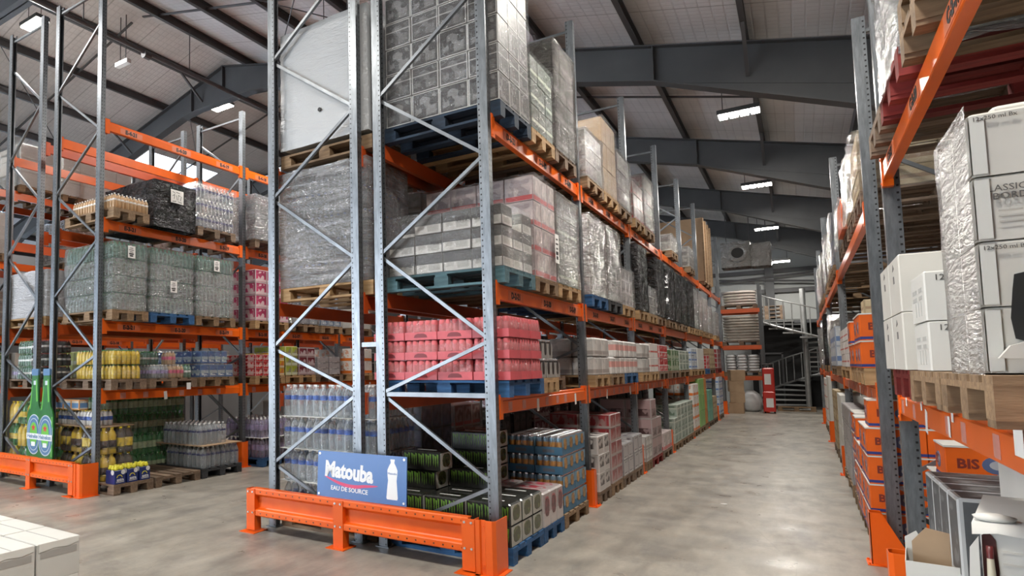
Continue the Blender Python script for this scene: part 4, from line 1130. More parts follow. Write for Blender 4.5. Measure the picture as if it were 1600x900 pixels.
load('grey film wrapped load on second level behind silvery bottles', -4.5, -3.34, 6.26, 7.04, Z2 + .146, 1.12, (3, 3, 4), [BX_GREY, BX_GREY2], F_CLEAR, amp=.012)
pl('dark', 'pallet on third level behind the big white load', -4.52, -3.33, 6.3, 7.1, Z3)
load('pale film wrapped load on third level behind big white load', -4.5, -3.36, 6.3, 7.1, Z3 + .146, 1.2, (3, 3, 4), BX_SILVER, F_CLEAR, amp=.012)

# the blue sign that leans on the frames above the guard rail
SIGNB = M('blue sign panel', (.07, .18, .46), .35, 0, .05, 3)
SIGNP = M('pink sign swoosh', (.66, .05, .16), .4)
SIGNW = M('white sign print', (.82, .84, .86), .4)
SIGNL = M('pale blue sign circle', (.085, .20, .46), .35)
t = thing('water_sign', 'blue spring water sign with white bottle leaning above orange guard', 'sign', (-3.325, 4.905, .436))
t.rotation_euler = (math.radians(-4), math.radians(-.3), 0)
m = MB(); m.box(-.49, .49, 0, .012, 0, .425); obj('panel', m.mesh('panel', SIGNB), t)
o = obj('brand_lettering', text_mesh('Matouba', .168, SIGNW, .001, .0075), t, (-.13, -.0015, .245), (PI / 2, math.radians(3), 0)); o.scale = (.92, 1.15, 1)
obj('small_lettering', text_mesh('EAU DE SOURCE', .056, SIGNW, .001, .001), t, (-.12, -.0015, .085), (PI / 2, math.radians(1.5), 0))
m = MB(); n = 22; up_, lo_ = [], []
for i in range(n + 1):
    u = i / n; x = -.405 + .60 * u; z = .195 - .085 * math.sin(min(1, u * 1.35) * PI * .62) + .03 * u ** 2; th = .014 * math.sin(PI * u) ** .6 + .002
    up_.append((x, z + th)); lo_.append((x, z - th))
for i in range(n): m.prism([lo_[i], lo_[i + 1], up_[i + 1], up_[i]], 'y', -.0008, 0)
obj('swoosh', m.mesh('swoosh', SIGNP), t)
m = MB(); half = [(.0, .045), (.052, .045), (.058, .06), (.050, .15), (.044, .21), (.050, .26), (.052, .30), (.036, .335), (.019, .362), (.019, .378), (.022, .38), (.022, .395), (0, .395)]
m.prism([(.345 + x, z) for x, z in half] + [(.345 - x, z) for x, z in reversed(half[1:-1])], 'y', -.0012, 0); bt = obj('white_bottle', m.mesh('white_bottle', SIGNW), t)
obj('tiny_lettering', text_mesh('Matouba', .026, SIGNB), bt, (.345, -.002, .27), FRONT)
m = MB()
for cx, cz, r in ((.26, .30, .07), (.37, .15, .11), (.20, .10, .05)):
    q = 20
    for i in range(q):
        a, b = 2 * PI * i / q, 2 * PI * (i + 1) / q
        m.prism([(cx + r * math.cos(a), cz + r * math.sin(a)), (cx + r * math.cos(b), cz + r * math.sin(b)), (cx + (r - .003) * math.cos(b), cz + (r - .003) * math.sin(b)), (cx + (r - .003) * math.cos(a), cz + (r - .003) * math.sin(a))], 'y', -.0004, 0)
obj('pale_circles', m.mesh('pale_circles', SIGNL), t)
for x in (-.465, .465):
    for z in (.025, .4): m = MB(); m.tube((x, 0, z), (x, -.006, z), .011, 10); obj('screw', m.mesh('screw', BOLT), t)

# ---------------------------------------------------------------- middle rack, aisle row, further bays
def slot(tag_, y0, y1, z, color, xs=(XB, XA), detail=True):
    pl(color, tag_, xs[0], xs[1], y0, y1, z, 'pallets on the racks', detail)
def cart(desc, mt, x_front, y0, z0, w, d, h, nx, ny, nz, group, hi='x', keep=None, name='carton', cat='carton', extra=None, c=.006, tape=None):
    for w_, n_ in (('six pack', 'six_pack'), ('can pack', 'can_pack'), ('bottle pack', 'boxed_bottle_pack'), ('drink pack', 'drink_pack'), ('pack', 'goods_pack'), ('crate', 'goods_crate')):
        if name == 'carton' and w_ in desc: name = n_; cat = w_
    p = carton_proto(name, cat, w, d, h, mt, tape, extra, c)
    return stack(p, desc, x_front, y0, z0, nx, ny, nz, group, hi=hi, keep=keep)
shell = lambda nx, ny, nz: (lambda i, j, k: i == 0 or j == 0 or k == nz - 1)
# third level
slot('wooden pallet on third level, second bay, near slot', 8.03, 8.85, Z3, 'mid')
load('low silvery film load on third level just past second upright', XB + .02, XA, 8.03, 8.85, Z3 + .146, .62, (3, 3, 3), BX_SILVER, F_SILVER, amp=.025, seed=31)
slot('wooden pallet on third level, second bay, middle slot', 8.9, 9.7, Z3, 'light')
load('tall brown cartons in film on third level, second bay', XB + .02, XA, 8.9, 9.7, Z3 + .146, 1.05, (3, 3, 3), BX_BROWN, F_CLEAR, amp=.02, seed=33)
slot('wooden pallet on third level, second bay, far slot', 9.75, 10.58, Z3, 'mid')
load('beige film wrapped load on third level before third upright', XB + .02, XA, 9.75, 10.58, Z3 + .146, .80, (3, 3, 3), BX_GREY2, F_SILVER, amp=.025, seed=35)
slot('wooden pallet on third level, third bay, near slot', 10.85, 11.65, Z3, 'light', detail=False)
load('dark red bottle trays in film on third level, third bay', XB + .02, XA, 10.85, 11.65, Z3 + .146, .62, (3, 3, 3), BX_REDB, F_CLEAR, amp=.02, seed=36)
slot('wooden pallet on third level, third bay, middle slot', 11.7, 12.5, Z3, 'mid', detail=False)
load('dark red bottle trays in film, taller, third level third bay', XB + .02, XA, 11.7, 12.5, Z3 + .146, .92, (3, 3, 4), BX_REDB, F_SILVER, amp=.025, seed=37)
slot('wooden pallet on third level, fourth bay', 14.4, 15.2, Z3, 'mid', detail=False)
load('small silvery film load alone on third level, fourth bay', XB + .02, XA, 14.4, 15.2, Z3 + .146, .34, (3, 3, 2), BX_SILVER, F_SILVER, amp=.02, seed=38)
slot('wooden pallet on third level, fifth bay', 17.1, 17.9, Z3, 'mid', detail=False)
load('small pale film load alone on third level, fifth bay', XB + .02, XA, 17.1, 17.9, Z3 + .146, .5, (3, 3, 2), BX_SILVER, F_CLEAR, amp=.02, seed=39)
t = thing('plywood_crate', 'tall brown plywood crate standing on third level of middle rack', 'crate', (-2.58, 20.9, Z3))
m = MB(); m.box(-.6, .56, -.9, .9, .1, 1.86); obj('panel', m.mesh('panel', CARD), t)
for y in (-.87, -.3, .3, .87): m = MB(); m.box(.56, .6, y - .05, y + .05, .1, 1.86); obj('batten', m.mesh('batten', W_MID), t)
m = MB()
for y in (-.8, 0, .8): m.box(-.6, .56, y - .06, y + .06, 0, .1)
obj('skids', m.mesh('skids', W_MID), t)
# second level
for i, (y0, y1, hh, bx, fm, wd, col) in enumerate((
        (8.02, 8.82, 1.0, BX_GREY, F_SILVER, 'dull grey goods in glossy film on second level, second bay near slot', 'blue'),
        (8.87, 9.67, 1.0, BX_GREY, F_SILVER, 'dull grey goods in glossy film on second level, second bay middle slot', 'black'),
        (9.72, 10.5, .55, BX_SILVER, F_CLEAR, 'low white goods in film on second level before third upright', 'light'),
        (10.84, 11.6, 1.05, BX_GREY, F_BLACK, 'black film wrapped load on second level just past third upright', 'light'),
        (11.65, 12.4, .46, BX_SCOOT, F_CLEAR, 'low black and white goods in film, second level third bay', 'light'),
        (12.45, 13.3, 1.05, BX_GREY, F_BLACK, 'black film wrapped load on second level before fourth upright', 'mid'),
        (13.65, 14.45, 1.05, BX_GREY, F_BLACK, 'black film wrapped load, second level, fourth bay near slot', 'mid'),
        (14.5, 15.3, 1.02, BX_GREY, F_BLACK, 'black film wrapped load, second level, fourth bay middle slot', 'mid'),
        (15.35, 16.15, 1.05, BX_GREY, F_BLACK, 'black film wrapped load, second level, fourth bay far slot', 'mid'),
        (16.45, 17.3, 1.05, BX_GREY, F_BLACK, 'black film wrapped load, second level, fifth bay near slot', 'light'),
        (17.35, 18.2, 1.0, BX_GREY, F_GREY, 'dark grey film wrapped load, second level, fifth bay', 'light'),
        (18.3, 18.95, .95, BX_GREY2, F_SILVER, 'grey film wrapped load, second level, before sixth upright', 'light'),
        (19.3, 20.2, .9, BX_SILVER, F_SILVER, 'silvery film wrapped load, second level, sixth bay near slot', 'light'),
        (20.3, 21.2, .75, BX_SILVER, F_MILK, 'milky film wrapped load, second level, sixth bay', 'light'),
        (22.1, 23.0, .7, BX_SILVER, F_MILK, 'milky film wrapped load, second level, last bay', 'light'))):
    slot('pallet under the ' + wd, y0, y1, Z2, col, detail=y0 < 10)
    load(wd, XB + .02, XA, y0, y1, Z2 + .146, hh, (3, 3, 4) if hh > .6 else (3, 3, 3), None if fm is F_BLACK else bx, fm, amp=.022, seed=40 + i)
# first level: loose packs
ZP = Z1 + .147
g1 = 'packs on the first level of the middle rack'
slot('new pallet under grey paper six packs, second bay near slot', 8.02, 8.75, Z1, 'light')
cart('grey paper six pack, second bay near slot', BX_SIX2, XA, 8.03, ZP, .27, .355, .225, 2, 2, 2, g1, c=.02)
slot('new pallet under pink lettered six packs, second bay middle slot', 8.83, 9.6, Z1, 'mid')
cart('pink lettered six pack, second bay middle slot', BX_SIX, XA, 8.85, ZP, .27, .245, .225, 2, 3, 2, g1, c=.02, keep=lambda i, j, k: not (k == 1 and j == 0))
slot('blue pallet under pink lettered six packs before third upright', 9.66, 10.52, Z1, 'blue')
cart('pink lettered six pack before third upright', BX_SIX, XA, 9.68, ZP, .27, .27, .225, 2, 3, 2, g1, c=.02)
slot('new pallet under grey six packs just past third upright', 10.86, 11.5, Z1, 'light')
cart('grey six pack just past third upright', BX_SIX2, XA, 10.88, ZP, .27, .30, .225, 2, 2, 2, g1, c=.02)
slot('new pallet under white cartons with red print', 11.56, 12.3, Z1, 'light')
cart('white carton with red print, third bay', BX_WRED, XA, 11.58, ZP, .4, .34, .235, 2, 2, 2, g1)
slot('dark pallet under red packs before fourth upright', 12.36, 13.3, Z1, 'dark', detail=False)
cart('red drink pack before fourth upright', BX_RED, XA, 12.4, ZP, .4, .42, .23, 1, 2, 2, g1)
slot('dark pallet under green drink packs', 13.66, 14.6, Z1, 'dark', detail=False)
cart('green drink pack, fourth bay', BX_GREENP, XA, 13.7, ZP, .3, .29, .2, 1, 3, 2, g1)
slot('dark pallet under pale green drink packs', 14.7, 16.1, Z1, 'mid', detail=False)
cart('pale green drink pack, fourth bay far side', BX_GG, XA, 14.72, ZP, .3, .43, .2, 1, 3, 2, g1)
slot('light pallet under white and blue packs', 16.46, 17.5, Z1, 'light', detail=False)
cart('white and blue pack, fifth bay', BX_WBLUE, XA, 16.5, ZP, .3, .45, .16, 1, 2, 3, g1)
slot('light pallet under plain white packs', 17.6, 18.9, Z1, 'light', detail=False)
cart('plain white pack, fifth bay', BX_WHITE, XA, 17.62, ZP, .4, .58, .25, 1, 2, 2, g1)
slot('blue pallet under low red packs', 19.3, 20.0, Z1, 'blue', detail=False)
cart('low red pack, sixth bay', BX_RED, XA, 19.32, ZP, .4, .65, .17, 1, 1, 2, g1)
slot('dark pallet under tall tan cartons', 20.1, 21.4, Z1, 'dark', detail=False)
cart('tall tan carton, sixth bay', BX_TAN, XA, 20.1, ZP, .4, .6, .27, 1, 2, 2, g1)
slot('red pallet under striped red packs', 22.1, 23.2, Z1, 'red', detail=False)
cart('striped red pack, last bay', BX_CAN, XA, 22.15, ZP, .4, .5, .14, 1, 2, 4, g1)
# ground
gg = 'packs on the ground of the middle rack'
def gslot(tag_, y0, y1, col, detail=True): slot(tag_, y0, y1, 0, col, detail=detail)
gslot('floor pallet under pale dark windowed packs, second bay', 8.02, 8.6, 'dark')
cart('pale pack with dark windows, second bay', print_box('pale pack with dark windows', (.46, .44, .42), (.6, .58, .56), .0, .05, .4, (.0, .3, (.52, .5, .48)), ((.06, .05, .05), 1.2), .2), XA, 8.03, .147, .39, .27, .215, 3, 2, 3, gg, keep=lambda i, j, k: i < 2 or k < 2)
gslot('floor pallet under red can packs, second bay', 8.66, 9.25, 'mid')
cart('red can pack, second bay ground', BX_CAN, XA, 8.67, .147, .39, .28, .172, 2, 2, 5, gg)
gslot('floor pallet under white can packs, second bay', 9.32, 9.95, 'dark')
cart('white can pack, second bay ground', BX_CANW, XA, 9.33, .147, .39, .30, .21, 3, 2, 2, gg)
gslot('floor pallet under grey topped can packs before third upright', 10.0, 10.6, 'dark')
cart('grey topped can pack before third upright', BX_CANW, XA, 10.0, .147, .39, .29, .235, 3, 2, 2, gg)
gslot('floor pallet under pale orange can packs past third upright', 10.85, 11.35, 'mid')
cart('pale pack past third upright', BX_SIX2, XA, 10.87, .147, .39, .235, .19, 2, 2, 2, gg)
gslot('floor pallet under tall pink labelled bottle packs', 11.4, 12.3, 'red')
cart('tall pink labelled bottle pack, third bay', print_box('pink labelled bottles', (.27, .19, .19), (.4, .35, .34), .0, .04, .4, (.5, .95, (.40, .27, .27)), ((.08, .04, .04), 1), .2), XA, 11.42, .147, .39, .42, .31, 2, 2, 3, gg, keep=lambda i, j, k: k < 2 or j == 0)
gslot('floor pallet under low pink bottle packs before fourth upright', 12.4, 13.35, 'dark')
cart('low pink bottle pack before fourth upright', BX_PINKB, XA, 12.42, .147, .39, .44, .3, 2, 2, 1, gg)
for q, (y0, y1) in enumerate(((13.65, 14.5), (14.55, 15.4), (15.45, 16.2))):
    gslot('floor pallet under grey green cartons, fourth bay %s slot' % ['near', 'middle', 'far'][q], y0, y1, 'mid', False)
    cart('grey green carton, fourth bay %s slot' % ['near', 'middle', 'far'][q], BX_GG, XA, y0 + .01, .147, .39, .41, .235, 2, 2, 3, gg, keep=(lambda i, j, k: not (k == 2 and j == 0)) if q == 0 else None)
gslot('floor pallet under white and orange cartons, fifth bay', 16.45, 17.4, 'mid', False)
cart('white and orange carton, fifth bay ground', BX_WORANGE, XA, 16.48, .147, .39, .44, .26, 2, 2, 4, gg)
gslot('floor pallet under lime green crates', 17.5, 18.5, 'mid', False)
cart('lime green crate, fifth bay ground', BX_LIME, XA, 17.52, .147, .5, .48, .38, 2, 2, 3, gg, extra=None)
gslot('floor pallet under orange brown cartons', 18.6, 19.0, 'mid', False)
cart('orange brown carton, fifth bay ground', M('orange brown carton', (.52, .22, .06), .6, 0, .15, 5), XA, 18.6, .147, .5, .38, .38, 1, 1, 3, gg)
gslot('floor pallet under sea green packs', 19.3, 20.3, 'dark', False)
cart('sea green pack, sixth bay ground', M('sea green pack', (.16, .40, .30), .5, 0, .2, 5), XA, 19.32, .147, .5, .45, .27, 1, 2, 3, gg)
gslot('floor pallet under low brown packs', 20.4, 21.4, 'dark', False)
cart('low brown pack, sixth bay ground', BX_TAN, XA, 20.42, .147, .5, .45, .3, 1, 2, 2, gg)
gslot('floor pallet under blue grey crates', 22.1, 23.2, 'dark', False)
cart('blue grey crate, last bay ground', BX_WBLUE, XA, 22.15, .147, .5, .5, .22, 1, 2, 5, gg)

# stock of the left row glimpsed through the aisle row
BX_NIGHT = print_box('dark packed bottles', (.05, .045, .045), (.02, .02, .02), .0, .05, .35, (.3, .5, (.10, .08, .08)), ((.12, .10, .10), 1), .3)
DEEP = [BX_NIGHT, BX_REDB, BX_GREY, BX_NIGHT, BX_WINE, BX_NIGHT]
for k in range(1, 5):
    for q in range(3):
        for l, zz in ((0, 0), (1, Z1)):
            w_ = 'left row of middle rack, %s, %s, %s slot' % (BAY[k], 'on floor' if l == 0 else 'first level', ['near', 'middle', 'far'][q])
            y0 = Y0 + k * L0 + .10 + q * .89
            if k < 3: pl('dark', 'dark pallet, ' + w_, -4.55, -3.32, y0, y0 + .82, zz, detail=False)
            load('stacked dark goods, ' + w_, -4.53, -3.36, y0 + .01, y0 + .81, zz + (.146 if k < 3 else 0), (1.0, .62)[l] + (.146 if k >= 3 else 0) - .08 * ((q + k) % 3), (3, 3, 3), DEEP[(k * 2 + q + l) % 6], None, 'pallet load', name='stacked_load', shell=False)

# ---------------------------------------------------------------- left rack, aisle row
XE, XF = -7.55, -8.75
# fourth level is empty; third level
ZE3 = ZE[2] + .002
pl('mid', 'worn pallet on third level under the peach juice bottles', XF, XE, 5.2, 5.80, ZE3)
stack(JUICE, 'peach juice bottle pack', XE - .01, 5.21, ZE3 + .147, 4, 3, 1, 'peach juice packs')
load('black film wrapped load with white paper sign on third level', XF, XE, 5.88, 6.66, ZE3, .70, (1, 1, 1), [None], F_BLACK, amp=.02, seed=61)
t = thing('paper_sign', 'white paper with marker scrawl stuck on the black load', 'paper sign', (XE + .03, 6.28, ZE3 + .50))
m = MB(); m.box(0, .002, -.12, .12, -.1, .1); obj('sheet', m.mesh('sheet', PAPER), t)
m = MB()
for a, b in (((-.09, .07), (-.04, .05)), ((-.02, .07), (.05, .06)), ((-.09, .0), (-.05, .03)), ((-.05, .03), (-.06, -.04)), ((-.02, .02), (.0, -.05)), ((.02, .03), (.02, -.05)), ((.02, .03), (.06, .02)), ((.08, .02), (.06, -.05)), ((-.09, -.08), (-.02, -.07)), ((.01, -.07), (.09, -.08))): m.bar((.0025, a[0], a[1]), (.0025, b[0], b[1]), .002, .007)
obj('scrawl', m.mesh('scrawl', INK), t)
pl('dark', 'pallet on third level under clear bottles beside second upright', XF, XE, 6.72, 7.55, ZE3)
tier_load('film wrapped clear bottles in three tiers on third level', XF, XE, 6.72, 7.55, ZE3 + .146, .235, 3, [B_CLEAR, L_NAVY, CAPW], .075, [F_SHRINK], outer=F_CLEAR)
pl('dark', 'pallet on third level past the second left upright', XF, XE, 8.02, 8.9, ZE3)
tier_load('silvery film wrapped bottles on third level past second left upright', XF, XE, 8.02, 8.9, ZE3 + .146, .26, 3, [B_CLEAR, B_CLEAR, CAPW], .08, [F_SHRINK], outer=F_BRIGHT)
# second level
ZE2 = ZE[1] + .002
for i, (y0, y1, nm, pc) in enumerate(((5.2, 5.80, 'nearest the camera', 'mid'), (5.84, 6.66, 'in the middle slot', 'blue'), (6.70, 7.54, 'beside second upright', 'mid'))):
    pl(pc, 'pallet under the green tinted bottle load ' + nm, XF, XE, y0, y1, ZE2)
    tier_load('green tinted film wrapped bottle load, four tiers, ' + nm, XF, XE, y0, y1 - .02, ZE2 + .146, .24, 4, [B_PALEGREEN, B_PALEGREEN, CAPG], .075, [F_THICK, F_THICK, F_THICK, F_TEAL], paper=('x', .0, (.82, .40, .82)[i], .12, .17))
pl('light', 'pallet on second level under the pink drink packs', XF, XE, 8.02, 8.9, ZE2)
cart('pink drink pack, left rack second level', BX_PINK, XE, 8.03, ZE2 + .147, .39, .285, .22, 2, 3, 4, 'pink drink packs')
pl('mid', 'pallet on second level, left rack, second bay middle', XF, XE, 9.0, 9.8, ZE2)
load('low silvery load on left rack second level, second bay', XF, XE, 9.0, 9.8, ZE2 + .146, .5, (4, 3, 2), BX_WATER, F_SILVER, amp=.02)
pl('mid', 'pallet on second level, left rack, second bay far', XF, XE, 9.9, 10.6, ZE2)
load('blue film load on left rack second level, second bay', XF, XE, 9.9, 10.6, ZE2 + .146, .6, (4, 3, 3), print_box('blue packs', (.12, .18, .30), (.4, .45, .5), .0, .05, .3, None, ((.5, .55, .6), 1)), F_CLEAR, amp=.02)
pl('mid', 'pallet on second level, left rack, third bay near', XF, XE, 10.9, 11.7, ZE2)
load('white cartons in film on left rack second level, third bay', XF, XE, 10.9, 11.7, ZE2 + .146, .7, (3, 3, 3), BX_WHITE, F_CLEAR, amp=.015)
# first level
ZE1 = ZE[0] + .002
pl('dark', 'dark pallet on first level under yellow bottle packs', XF, XE, 5.2, 5.78, ZE1)
stack(SMALLY, 'yellow bottle pack on left first level', XE - .02, 5.24, ZE1 + .147, 4, 3, 2, 'yellow bottle packs')
pl('dark', 'dark pallet on first level under mixed small bottles', XF, XE, 5.84, 6.72, ZE1)
mixp = [SMALLC, SMALLP, SMALLP, SMALLG, SMALLC, SMALLG]
mixn = ['lilac labelled clear', 'peach', 'peach', 'pale green', 'lilac labelled clear', 'pale green']
for i in range(3):
    for j in range(5):
        q = (0, 0, 1, 1, 3)[j]
        mixp[q].put('%s small bottle pack, lower layer, %s, %s row' % (mixn[q], ['aisle side', 'second from aisle', 'third from aisle'][i], ORD[j]), (XE - .02 - .11 - i * .216, 5.87 + .075 + j * .146 + .04, ZE1 + .147), 0, 'small mixed bottle packs')
for i, j, q in ((0, 2, 1), (1, 0, 3), (1, 1, 3), (2, 0, 3), (2, 2, 0)):
    mixp[q].put('%s small bottle pack, upper layer, %s, %s row' % (mixn[q], ['aisle side', 'second from aisle', 'third from aisle'][i], ORD[j]), (XE - .03 - .11 - i * .216, 5.87 + .075 + j * .146 + .04, ZE1 + .147 + .2), 0, 'small mixed bottle packs')
t = thing('small_note', 'small white note hanging from the mixed bottle pallet', 'note', (XE + .004, 6.55, ZE1 + .02)); m = MB(); m.box(0, .002, -.04, .04, -.05, .05); obj('sheet', m.mesh('sheet', PAPER), t)
pl('mid', 'pallet in torn film under the blue bottle packs', XF, XE, 6.78, 7.52, ZE1)
BLUEPK = print_box('blue drink bottles in film', (.03, .09, .27), (.10, .19, .34), .0, .05, .2, (.3, .55, (.30, .38, .44)), ((.50, .58, .64), 1), .3)
for k in range(2): load('blue bottle load in crinkled film, left first level, ' + ('lower tier', 'upper tier')[k], XF + .02, XE - (.0, .05)[k], 6.79 + .06 * k, 7.52 - .08 * k, ZE1 + .146 + .215 * k, .21, (5, 4, 1), BLUEPK, F_CLEAR, amp=.014, seed=80 + k, skirt=0)
slots2 = [(8.03, 8.40, 'red', BX_RED, .36), (8.43, 8.78, 'yellow', BX_YELP, .40), (8.82, 9.15, 'yellow green', BX_LIMEP, .52), (9.2, 9.68, 'wine red', BX_WINE, .50), (9.75, 10.5, 'grey windowed', BX_CANW, .34)]
pl('light', 'pallet on first level under red and yellow drink packs', XF, XE, 8.02, 8.8, ZE1)
pl('light', 'pallet on first level under green and wine drink packs', XF, XE, 8.82, 9.7, ZE1)
pl('dark', 'pallet on first level under grey windowed packs', XF, XE, 9.74, 10.6, ZE1)
for (ya, yb, nm, bx, hh) in slots2:
    cart(nm + ' drink pack, left rack second bay', bx, XE, ya, ZE1 + .147, .39, (yb - ya) / 2 - .004, hh / 3, 2, 2, 3, 'drink packs of the left rack')
pl('light', 'pallet on first level under orange based white cartons', XF, XE, 10.9, 11.7, ZE1)
cart('white carton with orange base, left rack third bay', BX_WORANGE, XE, 10.92, ZE1 + .147, .5, .38, .26, 2, 2, 2, 'white and orange cartons')
pl('dark', 'pallet on first level, left rack, third bay middle', XF, XE, 11.8, 12.6, ZE1)
cart('dark bottle crate, left rack third bay', BX_SCOOT, XE, 11.82, ZE1 + .147, .5, .38, .22, 2, 2, 2, 'dark crates')
# ground
pl('dark', 'dark pallet on the floor under yellow bottles and blue cartons', -8.6, -7.40, 5.16, 5.80, 0)
for j in range(2):
    for i in range(4):
        for k in range(2):
            P_ = YELLOWP if (i + j) % 2 == 0 else YELLOWB
            P_.put('%s bottle pack, left ground bay, %s, %s, %s row' % ('yellow' if (i + j) % 2 == 0 else 'brown', ['lower tier', 'upper tier'][k], ['aisle side', 'second from aisle', 'third from aisle', 'fourth from aisle'][i], ORD[j]),
                   (-7.86 - i * .27, 5.31 + j * .27 + .02, .147 + .36 * k), 0, 'yellow and brown bottle packs')
CBLUE = M('navy printed carrier', (.014, .03, .16), .4, 0, .15, 9)
CYEL = M('yellow carton top', (.74, .68, .05), .4, 0, .15, 20)
def carrier(label, loc, rotz, group):
    t = thing('drink_carrier', label, 'drink carrier', loc, rotz, group)
    m = MB(); m.cbox(-.10, .10, -.085, .085, 0, .175, .006); obj('carrier_box', m.mesh('carrier_box', CBLUE), t)
    for i in range(3):
        for j in range(2):
            q = MB(); q.lathe([(.028, 0, 0), (.030, .03, 0), (.018, .05, 0), (.018, .062, 0), (.0, .062, 0)], 8); obj('yellow_top', q.mesh('yellow_top', CYEL, True), t, (-.064 + .064 * i, -.04 + .08 * j, .172))
    for s, ax in ((1, 'x'), (-1, 'y')):
        q = MB()
        if ax == 'x': q.prism([(.045 + .032 * math.cos(2 * PI * a / 12), .15 + .032 * math.sin(2 * PI * a / 12)) for a in range(12)], 'x', .10, .102)
        else: q.prism([(.05 + .034 * math.cos(2 * PI * a / 12), .15 + .034 * math.sin(2 * PI * a / 12)) for a in range(12)], 'y', -.087, -.085)
        obj('white_disc', q.mesh('white_disc', L_WHITE), t)
    q = MB()
    for a in range(8):
        a0, a1 = PI * a / 8, PI * (a + 1) / 8
        q.prism([(-.01 + .045 * math.cos(a0), .08 + .04 * math.sin(a0)), (-.01 + .045 * math.cos(a1), .08 + .04 * math.sin(a1)), (-.01 + .035 * math.cos(a1), .08 + .03 * math.sin(a1)), (-.01 + .035 * math.cos(a0), .08 + .03 * math.sin(a0))], 'x', .1, .1015)
    obj('rainbow_print', q.mesh('rainbow_print', CYEL), t)
    obj('brand_lettering', text_mesh('extra', .05, SIGNW, .0006, .001), t, (.1022, 0, .055), AISLE)
    q = MB()
    for z in (.018, .03): q.box(.1, .1012, -.06, .06, z, z + .005)
    obj('small_print', q.mesh('small_print', L_WHITE), t)
    return t
CARRIER = Proto(carrier)
for j in range(3):
    for i in range(1):
        CARRIER.put('navy carrier of yellow topped bottles, %s along the pallet edge' % ['nearest', 'middle one', 'furthest'][j], (-7.51, 5.265 + j * .20, .147), 0, 'navy drink carriers')
pl('dark', 'empty dark pallet on the floor beside the yellow bottles', -8.5, -7.40, 5.84, 6.66, 0)
for i in range(2):
    for j in range(8):
        for k in range(4):
            if i == 1 and k < 3: continue
            GREENP.put('green bottle pack at the back, %s tier, %s, %s from the near end' % (['bottom', 'second', 'third', 'top'][k], ['front', 'rear'][i], ORD[j]), (-8.66 - .285 * i if k == 3 or i == 0 else -9.0, 5.92 + j * .188, .001 + k * .322), 0, 'green bottle packs')
pl('black', 'black pallet on the floor under the clear bottle packs', -8.5, -7.40, 6.70, 7.54, 0)
stack(CLEARP, 'clear bottle pack on black pallet, lower tier', -7.42, 6.72, .147, 3, 4, 1, 'clear bottle packs')
sheet('brown cardboard sheet between the clear bottle tiers', -8.5, -7.40, 6.70, 7.54, .147 + .33, CARD, .012)
stack(CLEARP, 'clear bottle pack on brown cardboard, upper tier', -7.50, 6.72, .147 + .343, 3, 3, 1, 'clear bottle packs')
for j in range(1):
    sheet('brown board on top of the yellow bottles', -9.0, -7.78, 5.17, 5.75, .868, CARD, .012)
stack(SMALLW, 'white labelled bottle pack on the brown board', -7.95, 5.22, .881, 4, 2, 1, 'white labelled packs')
cart('orange and blue carton above the white bottles', print_box('orange blue carton', (.70, .62, .52), (.75, .35, .1), .0, .08, .5, (.2, .7, (.15, .3, .55)), ((.8, .75, .7), .8)), -8.32, 5.22, .881 + .213, .2, .15, .14, 3, 1, 1, 'orange and blue cartons')
pl('blue', 'blue floor pallet under the violet bottle packs', -8.6, -7.4, 8.03, 8.9, 0)
stack(PURPLEP, 'violet bottle pack on blue pallet, lower tier', -7.42, 8.05, .147, 3, 4, 1, 'violet bottle packs')
sheet('white sheet between the violet bottle tiers', -8.5, -7.40, 8.03, 8.9, .147 + .33, PAPER, .006)
stack(PURPLEP, 'violet bottle pack on white sheet, upper tier', -7.44, 8.05, .147 + .337, 3, 4, 1, 'violet bottle packs')
pl('blue', 'blue floor pallet further along the left rack', -8.6, -7.4, 8.95, 9.8, 0)
cart('white carton on the blue pallet further left', BX_WHITE, -7.45, 8.97, .147, .4, .4, .3, 2, 2, 3, 'white floor cartons')
pl('mid', 'pallet on floor, left rack, third bay', -8.6, -7.4, 10.9, 11.8, 0)
cart('white carton with orange stripe, left third bay', BX_WORANGE, -7.45, 10.92, .147, .4, .42, .3, 2, 2, 3, 'striped floor cartons')

# ---------------------------------------------------------------- left rack, back row and the far left rack
XG0, XG1 = -10.33, -9.22
pl('light', 'new pallet on second level under white wrapped box at far left', XG0 - .05, XG1, 5.2, 6.0, ZE2)
load('white wrapped box with black tape on left back row', XG0 - .05, XG1, 5.21, 6.0, ZE2 + .146, .72, (1, 1, 1), BX_WHITE, film_mat('white_glossy_wrap', (.60, .62, .66), 1, .2, .8), amp=.02, seed=90)
pl('dark', 'pallet on first level of left back row, near slot', XG0, XG1, 5.2, 6.0, ZE1)
stack(SMALLG, 'pale green bottle pack, left back row', XG1 - .42, 5.22, ZE1 + .147, 2, 3, 3, 'pale green packs')
stack(SMALLC, 'clear bottle pack, left back row', XG1 - .83, 5.22, ZE1 + .147, 1, 3, 1, 'clear small packs')
stack(SMALLD, 'black bottle pack, left back row', XG1 - .02, 5.22, ZE1 + .147, 2, 3, 3, 'black bottle packs')
pl('dark', 'floor pallet of left back row under yellow jugs', XG0, XG1, 5.2, 6.0, 0)
for k in range(3):
    for i in range(4):
        for j in range(3):
            if j > 0 and i > 0: continue
            P_ = JUG if (i + k) % 2 else JUGG
            P_.put('%s jug pack, left back row, %s tier, %s from aisle, %s row' % ('yellow' if (i + k) % 2 else 'green', ['bottom', 'middle', 'top'][k], ORD[i], ORD[j]), (XG1 - .14 - .27 * i, 5.34 + .264 * j, .147 + .346 * k), 0, 'yellow and green jug packs')
